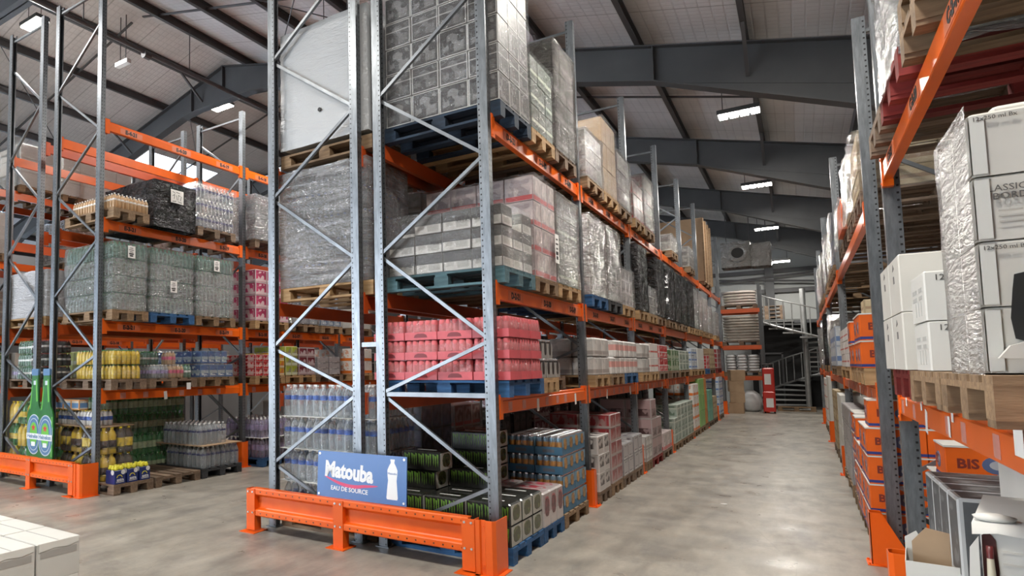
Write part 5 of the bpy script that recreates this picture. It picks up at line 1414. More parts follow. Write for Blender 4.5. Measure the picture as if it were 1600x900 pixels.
for q, (y0, y1) in enumerate(((6.1, 6.9), (6.95, 7.7))):
    pl('dark', 'pallet on first level of left back row, ' + ['middle slot', 'far slot'][q], XG0, XG1, y0, y1, ZE1)
    cart('yellow green pack, left back row, ' + ['middle slot', 'far slot'][q], BX_LIMEP, XG1, y0 + .01, ZE1 + .147, .36, .38, .22, 3, 2, 2, 'back row packs')
ZG4 = ZE[3] + .002
for q, (y0, y1, hh) in enumerate(((4.6, 5.4, .9), (6.30, 7.12, .85), (7.2, 8.0, .85), (8.08, 8.9, .8), (9.4, 10.3, .75))):
    w_ = ['nearest', 'second', 'third', 'fourth', 'fifth'][q] + ' along the far left rack top'
    pl('mid', 'pallet under white cartons, ' + w_, -13.45, -12.2, y0, y1, ZG4)
    load('white cartons in clear film, ' + w_, -13.4, -12.22, y0, y1, ZG4 + .146, hh, (3, 2, 3), BX_WHITE, F_CLEAR, amp=.012, seed=100 + q)
ZG3 = ZE[2] + .002
for q, (y0, y1, hh, bx) in enumerate(((4.4, 5.2, .9, BX_WHITE), (5.27, 6.1, .8, BX_WHITE), (7.3, 8.1, .9, BX_SILVER), (9.3, 10.1, .8, BX_SILVER))):
    w_ = ORD[q] + ' along the far left rack third level'
    pl('mid', 'pallet under pale load, ' + w_, -13.45, -12.2, y0, y1, ZG3)
    load('pale film wrapped load, ' + w_, -13.4, -12.22, y0, y1, ZG3 + .146, hh, (2, 2, 3), bx, F_CLEAR, amp=.012)
ZG2 = ZE[1] + .002
for q in range(5):
    y0 = (4.4, 5.3, 6.3, 7.2, 8.05)[q]
    w_ = ORD[q] + ' along the far left rack second level'
    pl('mid', 'pallet under wrapped load, ' + w_, -13.45, -12.2, y0, y0 + .8, ZG2)
    load('film wrapped load, ' + w_, -13.4, -12.22, y0, y0 + .8, ZG2 + .146, .7, (2, 2, 3), [BX_WHITE, BX_GREY2][q % 2], F_CLEAR, amp=.012)
for q in range(5):
    y0 = (4.4, 5.3, 6.3, 7.2, 8.05)[q]
    w_ = ORD[q] + ' along far left rack first level'
    pl('mid', 'pallet under drink packs, ' + w_, -13.45, -12.2, y0, y0 + .8, ZE[0] + .002)
    cart('pack, ' + w_, [BX_TEAL, BX_GREENP, BX_WHITE, BX_LIMEP, BX_WBLUE][q], -12.22, y0, ZE[0] + .149, .55, .39, .24, 2, 2, 2, 'far left packs')

# two printed bottle boards standing on the left guard rail
GB = M('printed beer green', (.015, .16, .025), .3, 0, .3, 6)
GB2 = M('printed beer highlight green', (.14, .50, .06), .3)
LB = M('printed label blue', (.08, .19, .36), .4)
LS = M('printed label silver', (.55, .62, .68), .4)
STAR = M('printed red star', (.6, .05, .03), .4)
def beer(label, loc, rotz, group):
    t = thing('bottle_board', label, 'display board', loc, rotz, group)
    half = [(.185, 0), (.19, .03), (.19, .56), (.182, .61), (.155, .67), (.118, .72), (.102, .78), (.082, 1.14), (.08, 1.15), (.08, 1.17), (.075, 1.18)]
    m = MB(); m.prism([(x, z) for x, z in half] + [(-x, z) for x, z in reversed(half)], 'y', 0, .02); obj('bottle_shape', m.mesh('bottle_shape', GB), t)
    m = MB(); m.prism([(-.075, 1.155), (.075, 1.155), (.085, 1.165), (.085, 1.235), (.07, 1.25), (-.07, 1.25), (-.085, 1.235), (-.085, 1.165)], 'y', -.004, .024); obj('crown_cap', m.mesh('crown_cap', LB), t)
    m = MB()
    m.prism([(.05, .78), (.085, .79), (.06, .98), (.05, 1.10), (.025, 1.10), (.03, .98)], 'y', -.002, 0); m.prism([(-.13, .66), (-.10, .68), (-.06, 1.0), (-.075, 1.0)], 'y', -.002, 0); m.prism([(.15, .03), (.17, .03), (.17, .58), (.15, .58)], 'y', -.002, 0)
    obj('highlights', m.mesh('highlights', GB2), t)
    def ov(rx, rz, cz, y, mt, nm, par=t):
        m = MB(); n = 26; m.prism([(rx * math.cos(2 * PI * i / n), cz + (rz if math.sin(2 * PI * i / n) > 0 else rz) * (abs(math.sin(2 * PI * i / n)) ** .75) * (1 if math.sin(2 * PI * i / n) > 0 else -1)) for i in range(n)], 'y', y - .0015, y); return obj(nm, m.mesh(nm, mt), par)
    lab = ov(.182, .285, .315, 0, LS, 'oval_label')
    ov(.17, .27, .315, -.0016, LB, 'blue_ring', lab); ov(.138, .23, .315, -.0032, LS, 'silver_ring', lab); ov(.128, .22, .315, -.0048, LB, 'inner_ring', lab); ov(.096, .172, .315, -.0064, GB2, 'green_field', lab)
    m = MB(); m.prism([(-.183, .245), (.183, .245), (.183, .33), (-.183, .33)], 'y', -.0095, -.008); obj('white_band', m.mesh('white_band', SIGNW), lab)
    obj('brand_lettering', text_mesh('Heineken', .082, LB, .0005, .002), lab, (0, -.0102, .288), FRONT)
    m = MB(); m.prism([((.06 if i % 2 == 0 else .026) * math.sin(PI * i / 5), .41 + (.055 if i % 2 == 0 else .024) * math.cos(PI * i / 5)) for i in range(10)], 'y', -.0095, -.008); obj('star', m.mesh('star', STAR), lab)
    m = MB(); m.prism([(-.05, .15), (.05, .15), (.05, .21), (-.05, .21)], 'y', -.0095, -.008); obj('small_panel', m.mesh('small_panel', SIGNW), lab)
    m = MB(); m.prism([(-.03, 1.02), (.03, 1.02), (.03, 1.08), (-.03, 1.08)], 'y', -.0035, -.002); obj('neck_label', m.mesh('neck_label', LS), t)
    return t
BEER = Proto(beer)
BEER.put('flat green beer bottle board on left guard, right one of two', (-8.615, 4.893, .435 + .001), 0, 'beer bottle boards')
BEER.put('flat green beer bottle board on left guard, half hidden left one', (-8.965, 4.918, .436), 0, 'beer bottle boards')

# ---------------------------------------------------------------- right rack, near bay
XR_ = .42
ZR1, ZR2, ZR3 = ZR[0] + .002, ZR[1] + .002, ZR[2] + .002
RXB = 1.62
pl('mid', 'worn wooden pallet under the tall white wine boxes', XR_, RXB, 2.45, 3.25, ZR1 + .01)
pl('mid', 'worn wooden pallet under the smaller white cartons', XR_, RXB, 3.28, 4.08, ZR1 + .01)
pl('red', 'red pallet under the back white cartons beside upright', XR_ + .01, RXB, 4.13, 4.85, ZR1 + .01)
zb = ZR1 + .01 + .147
# tall film wrapped wine boxes with printed ends
t = load('tall film wrapped white wine boxes on near right pallet', XR_ + .005, RXB - .02, 2.60, 3.13, zb, .785, (3, 2, 4), BX_IVORY, None, shell=False, amp=.0, jit=.002)
TEXTK = M('grey box print', (.10, .095, .09), .6)
LX = -(RXB - .02 - XR_ - .005) / 2 + .015            # left edge of the printed ends
def left_text(s, size, x, z, mat=TEXTK):
    me = text_mesh(s, size, mat); w = max(v.co.x for v in me.vertices)
    obj('box_print', me, t, (x + w, -.2525 - (.0015 if size < .02 else 0), z), FRONT)
rowh = .773 / 4
for k in range(4):
    z0 = rowh * k
    if k in (1, 3): left_text('12x250 ml Bx', .017, LX + .010, z0 + rowh - .020)
    if k == 2:
        left_text('CLASSIC By PAR', .027, LX + .012, z0 + rowh - .040); left_text('BORDEAUX W', .027, LX + .040, z0 + rowh - .064)
        for q in range(3):
            mm = MB(); mm.box(LX + .05, LX + .10 + .03 * (q % 2), -.2522, -.2515, z0 + .085 - .016 * q, z0 + .090 - .016 * q); obj('faint_print', mm.mesh('faint_print', M('faint grey print', (.46, .44, .40), .6)), t)
    m = MB(); m.box(LX + .004, LX + .036, -.2535, -.2515, z0 + .008, z0 + rowh - .01); m.box(LX - .001, LX + .001, -.252, -.15, z0 + .008, z0 + rowh - .01); obj('tape_strip', m.mesh('tape_strip', M('glossy clear tape', (.66, .66, .62), .16)), t)
fm = film_mesh(-LX + .004, .258, .80, F_MILK, .008, 7, skirt=.05, top=0)
bm = bmesh.new(); bm.from_mesh(fm)
bmesh.ops.delete(bm, geom=[f for f in bm.faces if f.calc_center_median().y < -.245], context='FACES'); bm.to_mesh(fm); bm.free()
obj('stretch_film', fm, t)
m = MB(); m.cbox(LX + .06, .3, -.20, .20, .778, .80, .01); obj('flap_lid', m.mesh('flap_lid', BX_IVORY), t)
# torn opening with a dark bottle
m = MB(); m.prism([(LX + .062, .10), (LX + .056, .16), (LX + .064, .24), (LX + .07, .285), (LX + .09, .29), (LX + .16, .305), (LX + .3, .31), (LX + .3, .08), (LX + .1, .085)], 'y', -.2545, -.2515); obj('torn_hole', m.mesh('torn_hole', BLACK), t)
m = MB(); m.prism([(LX + .02, .045), (LX + .045, .08), (LX + .12, .105), (LX + .3, .115), (LX + .3, .03)], 'y', -.285, -.262); obj('torn_flap', m.mesh('torn_flap', BX_IVORY), t)
WBOT = [B_DARK, M('cream wine label', (.62, .58, .45), .5), M('lime capsule', (.50, .62, .08), .4)]
wb = thing('wine_bottle', 'dark bottle with lime capsule in the torn wine box', 'bottle', (t.location.x + LX + .115, 2.57, zb + .09))
m = MB(); m.lathe([(.026, 0, 0), (.029, .01, 0), (.029, .02, 1), (.029, .05, 2), (.029, .066, 0), (.028, .09, 0), (.022, .11, 0), (.012, .13, 2), (.012, .17, 2), (.0, .17, 2)], 14)
obj('glass', m.mesh('glass', WBOT, True), wb)
obj('label_print', text_mesh('CRU', .014, INK), wb, (0, -.0298, .035), FRONT)
# smaller white cartons
def tick_marks(t, w, d, h):
    m = MB()
    for q in range(2): m.box(-w / 2 - .0012, -w / 2, -d * .34, -d * .10 + .12 * 0, h * (.62 - .16 * q), h * (.70 - .16 * q)); m.box(-w / 2 - .0012, -w / 2, d * .06, d * .36, h * (.62 - .16 * q), h * (.70 - .16 * q))
    for q in range(3): m.box(-w / 2 - .0012, -w / 2, -d * .25 + q * d * .2, -d * .22 + q * d * .2, h * .12, h * .42)
    obj('side_print', m.mesh('side_print', M('pale grey print', (.44, .44, .42), .6)), t)
    obj('count_print', text_mesh('12x25', .035, TEXTK), t, (-w / 2 + .075, -d / 2 - .0012, h * .86), FRONT)
p = carton_proto('carton', 'carton', .50, .37, .205, BX_WHITE, None, tick_marks)
stack(p, 'small white carton with grey side print, near right shelf', XR_ + .01, 3.56, zb, 2, 1, 2, 'small white cartons', hi='r')
def arrows(t, w, d, h):
    m = MB(); m.prism([(-.02, h * .55), (.02, h * .55), (.02, h * .68), (-.02, h * .68)], 'x', -w / 2 - .0012, -w / 2); m.prism([(-.03, h * .82), (.03, h * .78), (.0, h * .9)], 'x', -w / 2 - .0012, -w / 2); obj('arrow_print', m.mesh('arrow_print', M('dark grey arrow print', (.13, .125, .12), .6)), t)
p = carton_proto('carton', 'carton', .56, .40, .275, BX_IVORY, None, arrows)
stack(p, 'larger white carton with arrow print on red pallet', XR_ - .02, 4.02, zb, 2, 2, 2, 'larger white cartons', hi='r')
# second level of the near bay
pl('red', 'red pallet on right second level under white film load', XR_ + .03, RXB, 3.95, 4.75, ZR2)
pl('mid', 'brown pallet on right second level, nearest slot', XR_ + .03, RXB, 2.2, 3.0, ZR2)
pl('mid', 'brown pallet on right second level, middle slot', XR_ + .03, RXB, 3.05, 3.85, ZR2)
pl('dark', 'brown pallet on right second level beside the tall upright', XR_ + .03, RXB, 4.82, 5.5, ZR2)
pl('mid', 'second brown pallet stacked below the white film load', XR_ + .03, RXB, 3.05, 3.85, ZR2 + .146)
load('white load in loose film on right second level', XR_ + .04, RXB - .05, 3.95, 4.75, ZR2 + .146, 1.0, (2, 2, 2), BX_IVORY, F_THICK, amp=.04, seed=121, skirt=.09)
load('grey load in loose film near right top corner', XR_ + .04, RXB - .05, 3.05, 3.85, ZR2 + .292, .8, (2, 2, 2), BX_SILVER, F_CLEAR, amp=.04, seed=122, skirt=.02)
for i in range(4):
    pl('dark', 'brown pallet far back on right second level, ' + ORD[i] + ' one', XR_ + .08, RXB, 7.12 + i * .98, 7.96 + i * .98, ZR2, 'pallets on the racks', i < 2)
# ground of the near bay
def handle(t, w, d, h):
    m = MB(); m.box(-.055, .055, -d / 2 - .0015, -d / 2, h * .55, h * .62); obj('hand_hole', m.mesh('hand_hole', BLACK), t)
pl('dark', 'dark floor pallet under the grey cartons at right', .58, 1.62, 4.40, 5.45, 0)
p = carton_proto('carton', 'carton', .50, .245, .405, BX_EDGE, None, None, .008)
stack(p, 'grey carton with white edges on right floor', .60, 4.48, .147, 2, 4, 2, 'white edged grey cartons', hi='r')
tb = thing('torn_box_stack', 'torn white carton with dark bottle showing, right floor edge', 'torn carton', (.841, 3.303, .0), math.radians(-12))
m = MB(); m.cbox(-.33, .5, -.30, .30, .02, .55, .01); obj('lower_carton', m.mesh('lower_carton', BX_WHITE), tb)
m = MB(); m.cbox(-.32, .5, -.32, .30, .555, 1.09, .015); obj('upper_carton', m.mesh('upper_carton', BX_WHITE), tb)
m = MB(); m.prism([(-.316, 1.06), (-.300, 1.075), (-.284, 1.05), (-.280, .95), (-.286, .8), (-.288, .62), (-.312, .60), (-.318, .75), (-.318, .95)], 'y', -.3235, -.3195); obj('torn_hole', m.mesh('torn_hole', M('dark red inside', (.06, .012, .01), .7)), tb)
m = MB(); pts = [(-.322, 1.06), (-.345, 1.02), (-.352, .90), (-.362, .78), (-.368, .62), (-.335, .60), (-.328, .75), (-.324, .95)]
m.prism(pts, 'y', -.352, -.342); m.prism([(-.368, .62), (-.335, .60), (-.32, .5), (-.36, .48)], 'y', -.347, -.337); obj('torn_flap', m.mesh('torn_flap', BX_WHITE), tb)
m = MB(); n = 14                                        # lid flap with a soft wave along its front edge
for i in range(n):
    x0, x1 = -.338 + .85 * i / n, -.338 + .85 * (i + 1) / n
    w0, w1 = .012 * math.sin(i * 1.3), .012 * math.sin((i + 1) * 1.3)
    m.add([(x0, -.335, 1.062 + w0), (x1, -.335, 1.062 + w1), (x1, -.322, 1.098 + w1 * .4), (x0, -.322, 1.098 + w0 * .4), (x0, .30, 1.105), (x1, .30, 1.105)], [(0, 1, 2, 3), (3, 2, 5, 4)])
m.lathe([(.02, 0, 0), (.05, .006, 0), (.055, .016, 0), (.02, .024, 0)], 12, -.285, -.26, 1.10)
obj('crumpled_lid', m.mesh('crumpled_lid', BX_WHITE, True), tb)
for z in (.93, .97, 1.01): m = MB(); m.box(-.27, .5, -.3222, -.3195, z, z + .008); obj('fold_crease', m.mesh('fold_crease', BX_IVORY), tb)
m = MB(); m.box(-.215, -.205, -.3225, -.3195, .56, .90); obj('dark_gap', m.mesh('dark_gap', BLACK), tb)
wb2 = thing('wine_bottle', 'dark bottle with cream label inside torn white carton', 'bottle', (.479, 3.034, .72))
m = MB(); m.lathe([(.012, 0, 0), (.013, .01, 0), (.013, .04, 1), (.013, .12, 0), (.013, .19, 0), (.011, .21, 1), (.009, .27, 2), (.009, .31, 2), (.0, .31, 2)], 12)
obj('glass', m.mesh('glass', [B_DARK, WBOT[1], M('dark red capsule', (.12, .02, .02), .4)], True), wb2)
wh = thing('carton', 'white carton with black hand hole below right shelf beam', 'carton', (1.09, 3.99, .0), math.radians(2)); 
m = MB(); m.cbox(-.35, .35, -.32, .32, 0, .60, .008); obj('lower_carton', m.mesh('lower_carton', BX_IVORY), wh)
m = MB(); m.cbox(-.35, .35, -.32, .32, .604, 1.24, .008); obj('upper_carton', m.mesh('upper_carton', BX_WHITE), wh)
m = MB(); m.box(-.3515, -.3495, -.10, .04, 1.0, 1.035); m.box(-.28, -.16, -.3215, -.3195, 1.0, 1.035); obj('hand_hole', m.mesh('hand_hole', BLACK), wh)
ob = thing('open_carton', 'small open white carton holding brown cardboard by right upright', 'carton', (.52, 4.70, .0), math.radians(-6))
m = MB(); w, d, h, th = .11, .16, .60, .004
for s in (-1, 1): m.box(min(s * w, s * (w - th)), max(s * w, s * (w - th)), -d, d, 0, h); m.box(-w + th, w - th, min(s * d, s * (d - th)), max(s * d, s * (d - th)), 0, h)
m.box(-w, w, -d, d, 0, th); obj('carton_walls', m.mesh('carton_walls', BX_WHITE), ob)
m = MB(); m.prism([(-.08, .3), (.09, .3), (.09, .72), (-.02, .74), (-.08, .66)], 'y', .06, .066); obj('cardboard_insert', m.mesh('cardboard_insert', CARD), ob)
m = MB(); m.prism([(-.11, .6), (-.11, .66), (-.06, .70), (-.02, .62), (.02, .6)], 'y', .155, .16); obj('lid_flap', m.mesh('lid_flap', BX_WHITE), ob)

# ---------------------------------------------------------------- right rack, bays beyond the gusset guard
FISHB = M('blue oval print', (.10, .13, .24), .4); FISHG = M('pale oval print', (.42, .42, .44), .4); NAVY = M('navy base print', (.03, .045, .20), .4)
def fish(t, w, d, h):
    """oval logo and dark letters on aisle side and near side"""
    for face in ('x', 'y'):
        q = MB(); n = 16
        def put(pts, k):
            if face == 'x': q.prism(pts, 'x', -w / 2 - .0012 - .0006 * k, -w / 2)
            else: q.prism(pts, 'y', -d / 2 - .0012 - .0006 * k, -d / 2)
        put([(.055 + .075 * math.cos(2 * PI * i / n), h * .5 + h * .24 * math.sin(2 * PI * i / n)) for i in range(n)], 0)
        o = obj('oval_logo', q.mesh('oval_logo', FISHB), t)
        q = MB(); put([(.065 + .05 * math.cos(2 * PI * i / n), h * .5 + h * .13 * math.sin(2 * PI * i / n)) for i in range(n)], 1); obj('oval_centre', q.mesh('oval_centre', FISHG), o)
        rot = WEST if face == 'x' else FRONT
        obj('brand_lettering', text_mesh('BIS', .085, KEEP['maroon'], .0006, .003), t, ((-w / 2 - .0018, .09, h * .5) if face == 'x' else (-.085, -d / 2 - .0018, h * .5)), rot)
KEEP = {'maroon': M('maroon print', (.20, .03, .02), .4)}
def lid(t, w, d, h):
    m = MB(); m.box(-w / 2 - .004, w / 2 + .004, -d / 2 - .004, d / 2 + .004, h - .012, h + .0005); obj('white_lid_edge', m.mesh('white_lid_edge', BX_WHITE), t)
    m = MB(); m.box(-w / 2 - .0012, w / 2, -d / 2 - .0012, d / 2, .01, h * .14); obj('navy_band', m.mesh('navy_band', NAVY), t)
    fish(t, w, d, h)
BX_O = M('orange carton', (.76, .125, .008), .42, 0, .1, 5)
pO = carton_proto('orange_carton', 'orange carton', .385, .385, .235, BX_O, None, lid)
pl('mid', 'floor pallet under orange cartons, nearest right bay', XR_ + .02, RXB, 7.10, 7.9, 0)
stack(pO, 'orange drink carton on floor pallet, nearest', XR_ + .0, 7.10, .147, 3, 2, 4, 'orange drink cartons', hi='r')
pO.put('orange drink carton on top of the nearest floor pile', (XR_ + .22, 7.32, .147 + .237 * 4), 0, 'orange drink cartons')
pl('mid', 'floor pallet under orange cartons, second right slot', XR_ + .02, RXB, 8.0, 8.8, 0)
stack(pO, 'orange drink carton on floor pallet, second slot', XR_ + .0, 8.0, .147, 2, 2, 4, 'orange drink cartons', hi='r', keep=lambda i, j, k: k < 3 or j == 1)
pl('mid', 'floor pallet under orange cartons, third right slot', XR_ + .02, RXB, 8.95, 9.75, 0)
stack(pO, 'orange drink carton on floor pallet, third slot', XR_ + .03, 8.96, .147, 2, 2, 4, 'orange drink cartons', hi='r')
pl('mid', 'floor pallet under black and white packs at right', XR_ + .02, RXB, 10.1, 11.9, 0)
cart('black and white pack on right floor pallet', BX_CANW, XR_ + .03, 10.12, .147, .4, .42, .23, 1, 4, 4, 'right floor packs', hi='r')
pl('dark', 'floor pallet between the two right uprights', .72, 1.55, 5.80, 6.60, 0)
stack(pO, 'orange drink carton between the two right uprights', .74, 5.82, .147, 2, 2, 4, 'orange drink cartons', hi='r', keep=lambda i, j, k: j == 0 or k < 3)
pl('light', 'new pallet on right first level under orange cartons, nearest', XR_ + .02, RXB, 7.10, 7.9, ZR1)
stack(pO, 'orange drink carton on right first level, nearest', XR_ + .01, 7.12, ZR1 + .147, 2, 2, 2, 'orange drink cartons', hi='r')
CARTON_B = cart('brown carton above orange cartons, right first level', BX_TAN, XR_ + .05, 7.2, ZR1 + .147 + .476, .4, .3, .12, 1, 1, 1, 'brown cartons', hi='r')
pl('light', 'new pallet on right first level under orange cartons, second', XR_ + .02, RXB, 8.0, 8.8, ZR1)
stack(pO, 'orange drink carton on right first level, second slot', XR_ + .01, 8.02, ZR1 + .147, 2, 2, 2, 'orange drink cartons', hi='r', keep=lambda i, j, k: k == 0 or j == 1)
pl('light', 'new pallet on right first level under red and white packs', XR_ + .02, RXB, 9.1, 10.9, ZR1)
cart('red and white pack on right first level', BX_WRED, XR_ + .02, 9.12, ZR1 + .147, .4, .4, .15, 1, 4, 3, 'right shelf packs', hi='r')
pl('mid', 'pallet on right first level under white packs', XR_ + .02, RXB, 12.3, 14.0, ZR1, detail=False)
cart('white and blue pack on right first level', BX_WBLUE, XR_ + .02, 12.32, ZR1 + .147, .4, .42, .3, 1, 4, 2, 'right shelf packs', hi='r')
load('loose brown sacks in film on right second level', XR_ + .06, RXB - .05, 7.12, 8.0, ZR2 + .146, .52, (2, 2, 3), BX_TAN, F_CLEAR, amp=.05, seed=131, skirt=.02)
load('brown goods in glossy film on right second level', XR_ + .06, RXB - .05, 8.10, 8.98, ZR2 + .146, .58, (2, 2, 3), BX_BROWN, F_SILVER, amp=.05, seed=132, skirt=.02)
load('orange crate in film on right second level', XR_ + .02, RXB - .4, 9.08, 9.9, ZR2 + .146, .36, (2, 2, 2), BX_O, F_CLEAR, amp=.03, seed=133)
load('dark goods in film on right second level', XR_ + .06, RXB - .05, 10.1, 10.9, ZR2 + .146, .4, (2, 2, 2), BX_GREY, F_SILVER, amp=.05, seed=134)
for q, (y0, hh, fm, bx) in enumerate(((12.3, .8, F_SILVER, BX_WBLUE), (13.5, .6, F_CLEAR, BX_TAN), (15.0, .9, F_SILVER, BX_GREY2), (17.3, .9, F_SILVER, BX_SILVER), (18.8, .8, F_CLEAR, BX_GREY2), (20.4, .9, F_SILVER, BX_GREY))):
    w_ = ORD[q] + ' film load along the far right second level'
    pl('mid', 'pallet below ' + w_, XR_ + .06, RXB, y0, y0 + 1.0, ZR2, detail=False)
    load(w_ + ', loosely wrapped', XR_ + .06, RXB - .05, y0, y0 + 1.0, ZR2 + .146, hh, (2, 2, 3), bx, fm, amp=.04, seed=140 + q)
for q, (y0, hh, bx, fm) in enumerate(((14.4, .9, BX_GREY2, F_SILVER), (17.3, 1.1, BX_GREY, F_BLACK), (19.0, 1.0, BX_SILVER, F_SILVER), (22.3, 1.0, BX_SILVER, F_SILVER))):
    w_ = ORD[q] + ' tall load along the far right first level'
    pl('mid', 'pallet below ' + w_, XR_ + .06, RXB, y0, y0 + 1.0, ZR1, detail=False)
    load(w_ + ', film wrapped', XR_ + .04, RXB - .05, y0, y0 + 1.0, ZR1 + .146, hh, (2, 2, 3), None if fm is F_BLACK else bx, fm, amp=.03, seed=150 + q)
for q, (y0, n, bx, hh) in enumerate(((12.3, 4, BX_WHITE, .25), (14.2, 5, BX_TAN, .2), (17.3, 4, BX_WHITE, .3), (19.4, 4, BX_WRED, .28))):
    w_ = ['white', 'tan striped', 'plain white', 'red lettered'][q]
    pl('dark', 'floor pallet under the %s cartons, far right' % w_, XR_ + .03, RXB, y0, y0 + 1.3, 0, detail=False)
    cart(w_ + ' carton on far right floor', bx, XR_ + .04, y0 + .02, .147, .5, .6, hh, 1, 2, n, 'far right floor cartons', hi='r')

# ---------------------------------------------------------------- far end of the aisle
t = thing('end_rack', 'orange and grey rack of wrapped sacks at the aisle end', 'rack', (-1.66, 26.6, 0))
for x in (-.62, .62):
    for y in (-.5, .5): m = MB(); m.box(x - .045, x + .045, y - .04, y + .04, 0, 4.4); obj('post', m.mesh('post', STEEL if x < 0 else DARKSTEEL), t)
for z in (1.22, 2.28, 3.55):
    for y in (-.52, .52): m = MB(); m.box(-.62, .62, y - .025, y + .025, z - .14, z); obj('crossbar', m.mesh('crossbar', DUSK), t)
def sacks(label, x0, x1, y0, y1, z, rows, cols, mt, film, h=.105):
    t = thing('sack_load', label, 'sack load', ((x0 + x1) / 2, (y0 + y1) / 2, z), 0, 'sack loads on the end rack')
    X, Y = (x1 - x0) / 2, (y1 - y0) / 2
    if ('sack', cols, mt.name) not in BM:
        q = MB(); w = X / cols - .004; d = Y
        q.lathe([(.82, 0, 0), (1.0, h * .28, 0), (1.0, h * .72, 0), (.80, h, 0)], 12)
        me = q.mesh('sack', mt, True)
        for v in me.vertices:
            a, b = v.co.x, v.co.y; s = max(abs(a), abs(b), 1e-6); r = math.hypot(a, b)
            k = r / s * .93 if r > 1e-5 else 1
            v.co.x = a * k * w; v.co.y = b * k * d
        BM[('sack', cols, mt.name)] = me
    for k in range(rows):
        for c in range(cols): obj('sack', BM[('sack', cols, mt.name)], t, (-X + (c + .5) * 2 * X / cols + random.uniform(-.01, .01), 0, .002 + k * h * .93))
    if film: obj('stretch_film', film_mesh(X + .02, Y + .02, rows * h * .93 + .02, film, .015, rows, skirt=.02), t)
    return t
SACKP = M('pinkish paper sack', (.52, .44, .40), .6, 0, .12, 6); SACKB = M('beige paper sack', (.50, .45, .38), .6, 0, .12, 6); SACKW = M('white paper sack', (.62, .62, .62), .55, 0, .08, 6)
pl('dark', 'pallet under the top pinkish sacks of end rack', -2.2, -1.1, 26.2, 27.0, 3.552, detail=False)
sacks('pinkish paper sacks in film, top of end rack', -2.15, -1.12, 26.2, 27.0, 3.552 + .146, 5, 1, SACKP, F_CLEAR)
pl('dark', 'pallet under the beige sacks of end rack', -2.2, -1.05, 26.2, 27.0, 2.282, detail=False)
sacks('beige paper sacks in film, middle of end rack', -2.2, -1.05, 26.2, 27.0, 2.282 + .146, 9, 1, SACKB, F_CLEAR)
pl('mid', 'pallet under the white sacks of end rack', -2.2, -1.05, 26.2, 27.0, 1.222, detail=False)
sacks('white paper sacks, three across, low on end rack', -2.15, -1.15, 26.2, 27.0, 1.222 + .146, 6, 3, SACKW, None)
p = carton_proto('carton', 'carton', .42, .42, .36, CARD, None, None)
for k in range(4): p.put('brown carton at the middle rack end, %s' % ['bottom of pile', 'second in pile', 'third in pile', 'top of pile'][k], (-1.80 + .03 * (k % 2), 25.25, .361 * k), .1 * k, 'brown cartons at the aisle end')
sw = thing('white_bag', 'white crumpled bag on the floor under end rack', 'bag', (-1.45, 26.4, 0))
m = MB(); m.lathe([(.2, 0, 0), (.3, .1, 0), (.33, .35, 0), (.25, .6, 0), (.1, .72, 0), (0, .7, 0)], 10); me = m.mesh('bag_body', SACKW, True)
for v in me.vertices: v.co += Vector((1, 1, .5)) * .05 * noise.noise(v.co * 6)
obj('bag_body', me, sw)
RM = M('red machine paint', (.55, .03, .02), .35)
rm = thing('floor_machine', 'red and black upright machine by the dark doorway', 'machine', (-.90, 25.72, 0))
m = MB(); m.cbox(-.17, .17, -.2, .2, .06, .72, .03); obj('lower_body', m.mesh('lower_body', RM), rm)
m = MB(); m.cbox(-.15, .17, -.16, .16, .72, 1.5, .03); obj('upper_body', m.mesh('upper_body', RM), rm)
m = MB(); m.box(-.10, .08, -.166, -.16, .95, 1.3); m.box(-.08, .12, -.206, -.2, .2, .5); obj('white_panel', m.mesh('white_panel', WHITE), rm)
m = MB(); m.tube((-.12, -.1, 1.5), (-.12, -.1, 1.62), .02, 8); m.tube((.12, -.1, 1.5), (.12, -.1, 1.62), .02, 8); m.tube((-.14, -.1, 1.62), (.14, -.1, 1.62), .02, 8); obj('handle', m.mesh('handle', BLACK), rm)
for x in (-.13, .13): m = MB(); m.tube((x - .02, 0, .08), (x + .02, 0, .08), .08, 12); obj('wheel', m.mesh('wheel', BLACK), rm)
protector('orange post guard at the foot of the end rack', -1.0, 26.05, 0, 'post guards at the aisle end')
# air duct unit wrapped in silver foil
FOILS = film_mat('silver_foil_insulation', (.36, .36, .35), 1, .18, 1, (3, 3, 3), gl=.4)
du = thing('foil_duct', 'silver foil wrapped air duct unit with round dark opening', 'air duct', (-1.25, 24.6, 4.78))
fm = film_mesh(.40, .4, .82, FOILS, .03, 3); o = obj('duct_body', fm, du, (-.28, 0, 0))
fm = film_mesh(.26, .36, .74, FOILS, .03, 5); o = obj('duct_section', fm, du, (.40, 0, -.02))
m = MB(); n = 20
m.lathe([(.29, 0, 0), (.29, .05, 0), (.17, .05, 0), (.17, .0, 0)], n, cap=False); o = obj('collar', m.mesh('collar', FOILS, True), du, (-.22, -.47, .45), (PI / 2, 0, 0)); o.location.y = -.43
m = MB(); m.lathe([(.17, 0, 0), (.17, .02, 0)], n); obj('opening', m.mesh('opening', BLACK), o, (0, 0, .02))
m = MB()
for x in (-.55, .1, .55):
    m.tube((x, 0, .75), (x, 0, zr(-1.25) + .1 - 4.78), .012, 6)
obj('hanger_rods', m.mesh('hanger_rods', PURLIN), du)
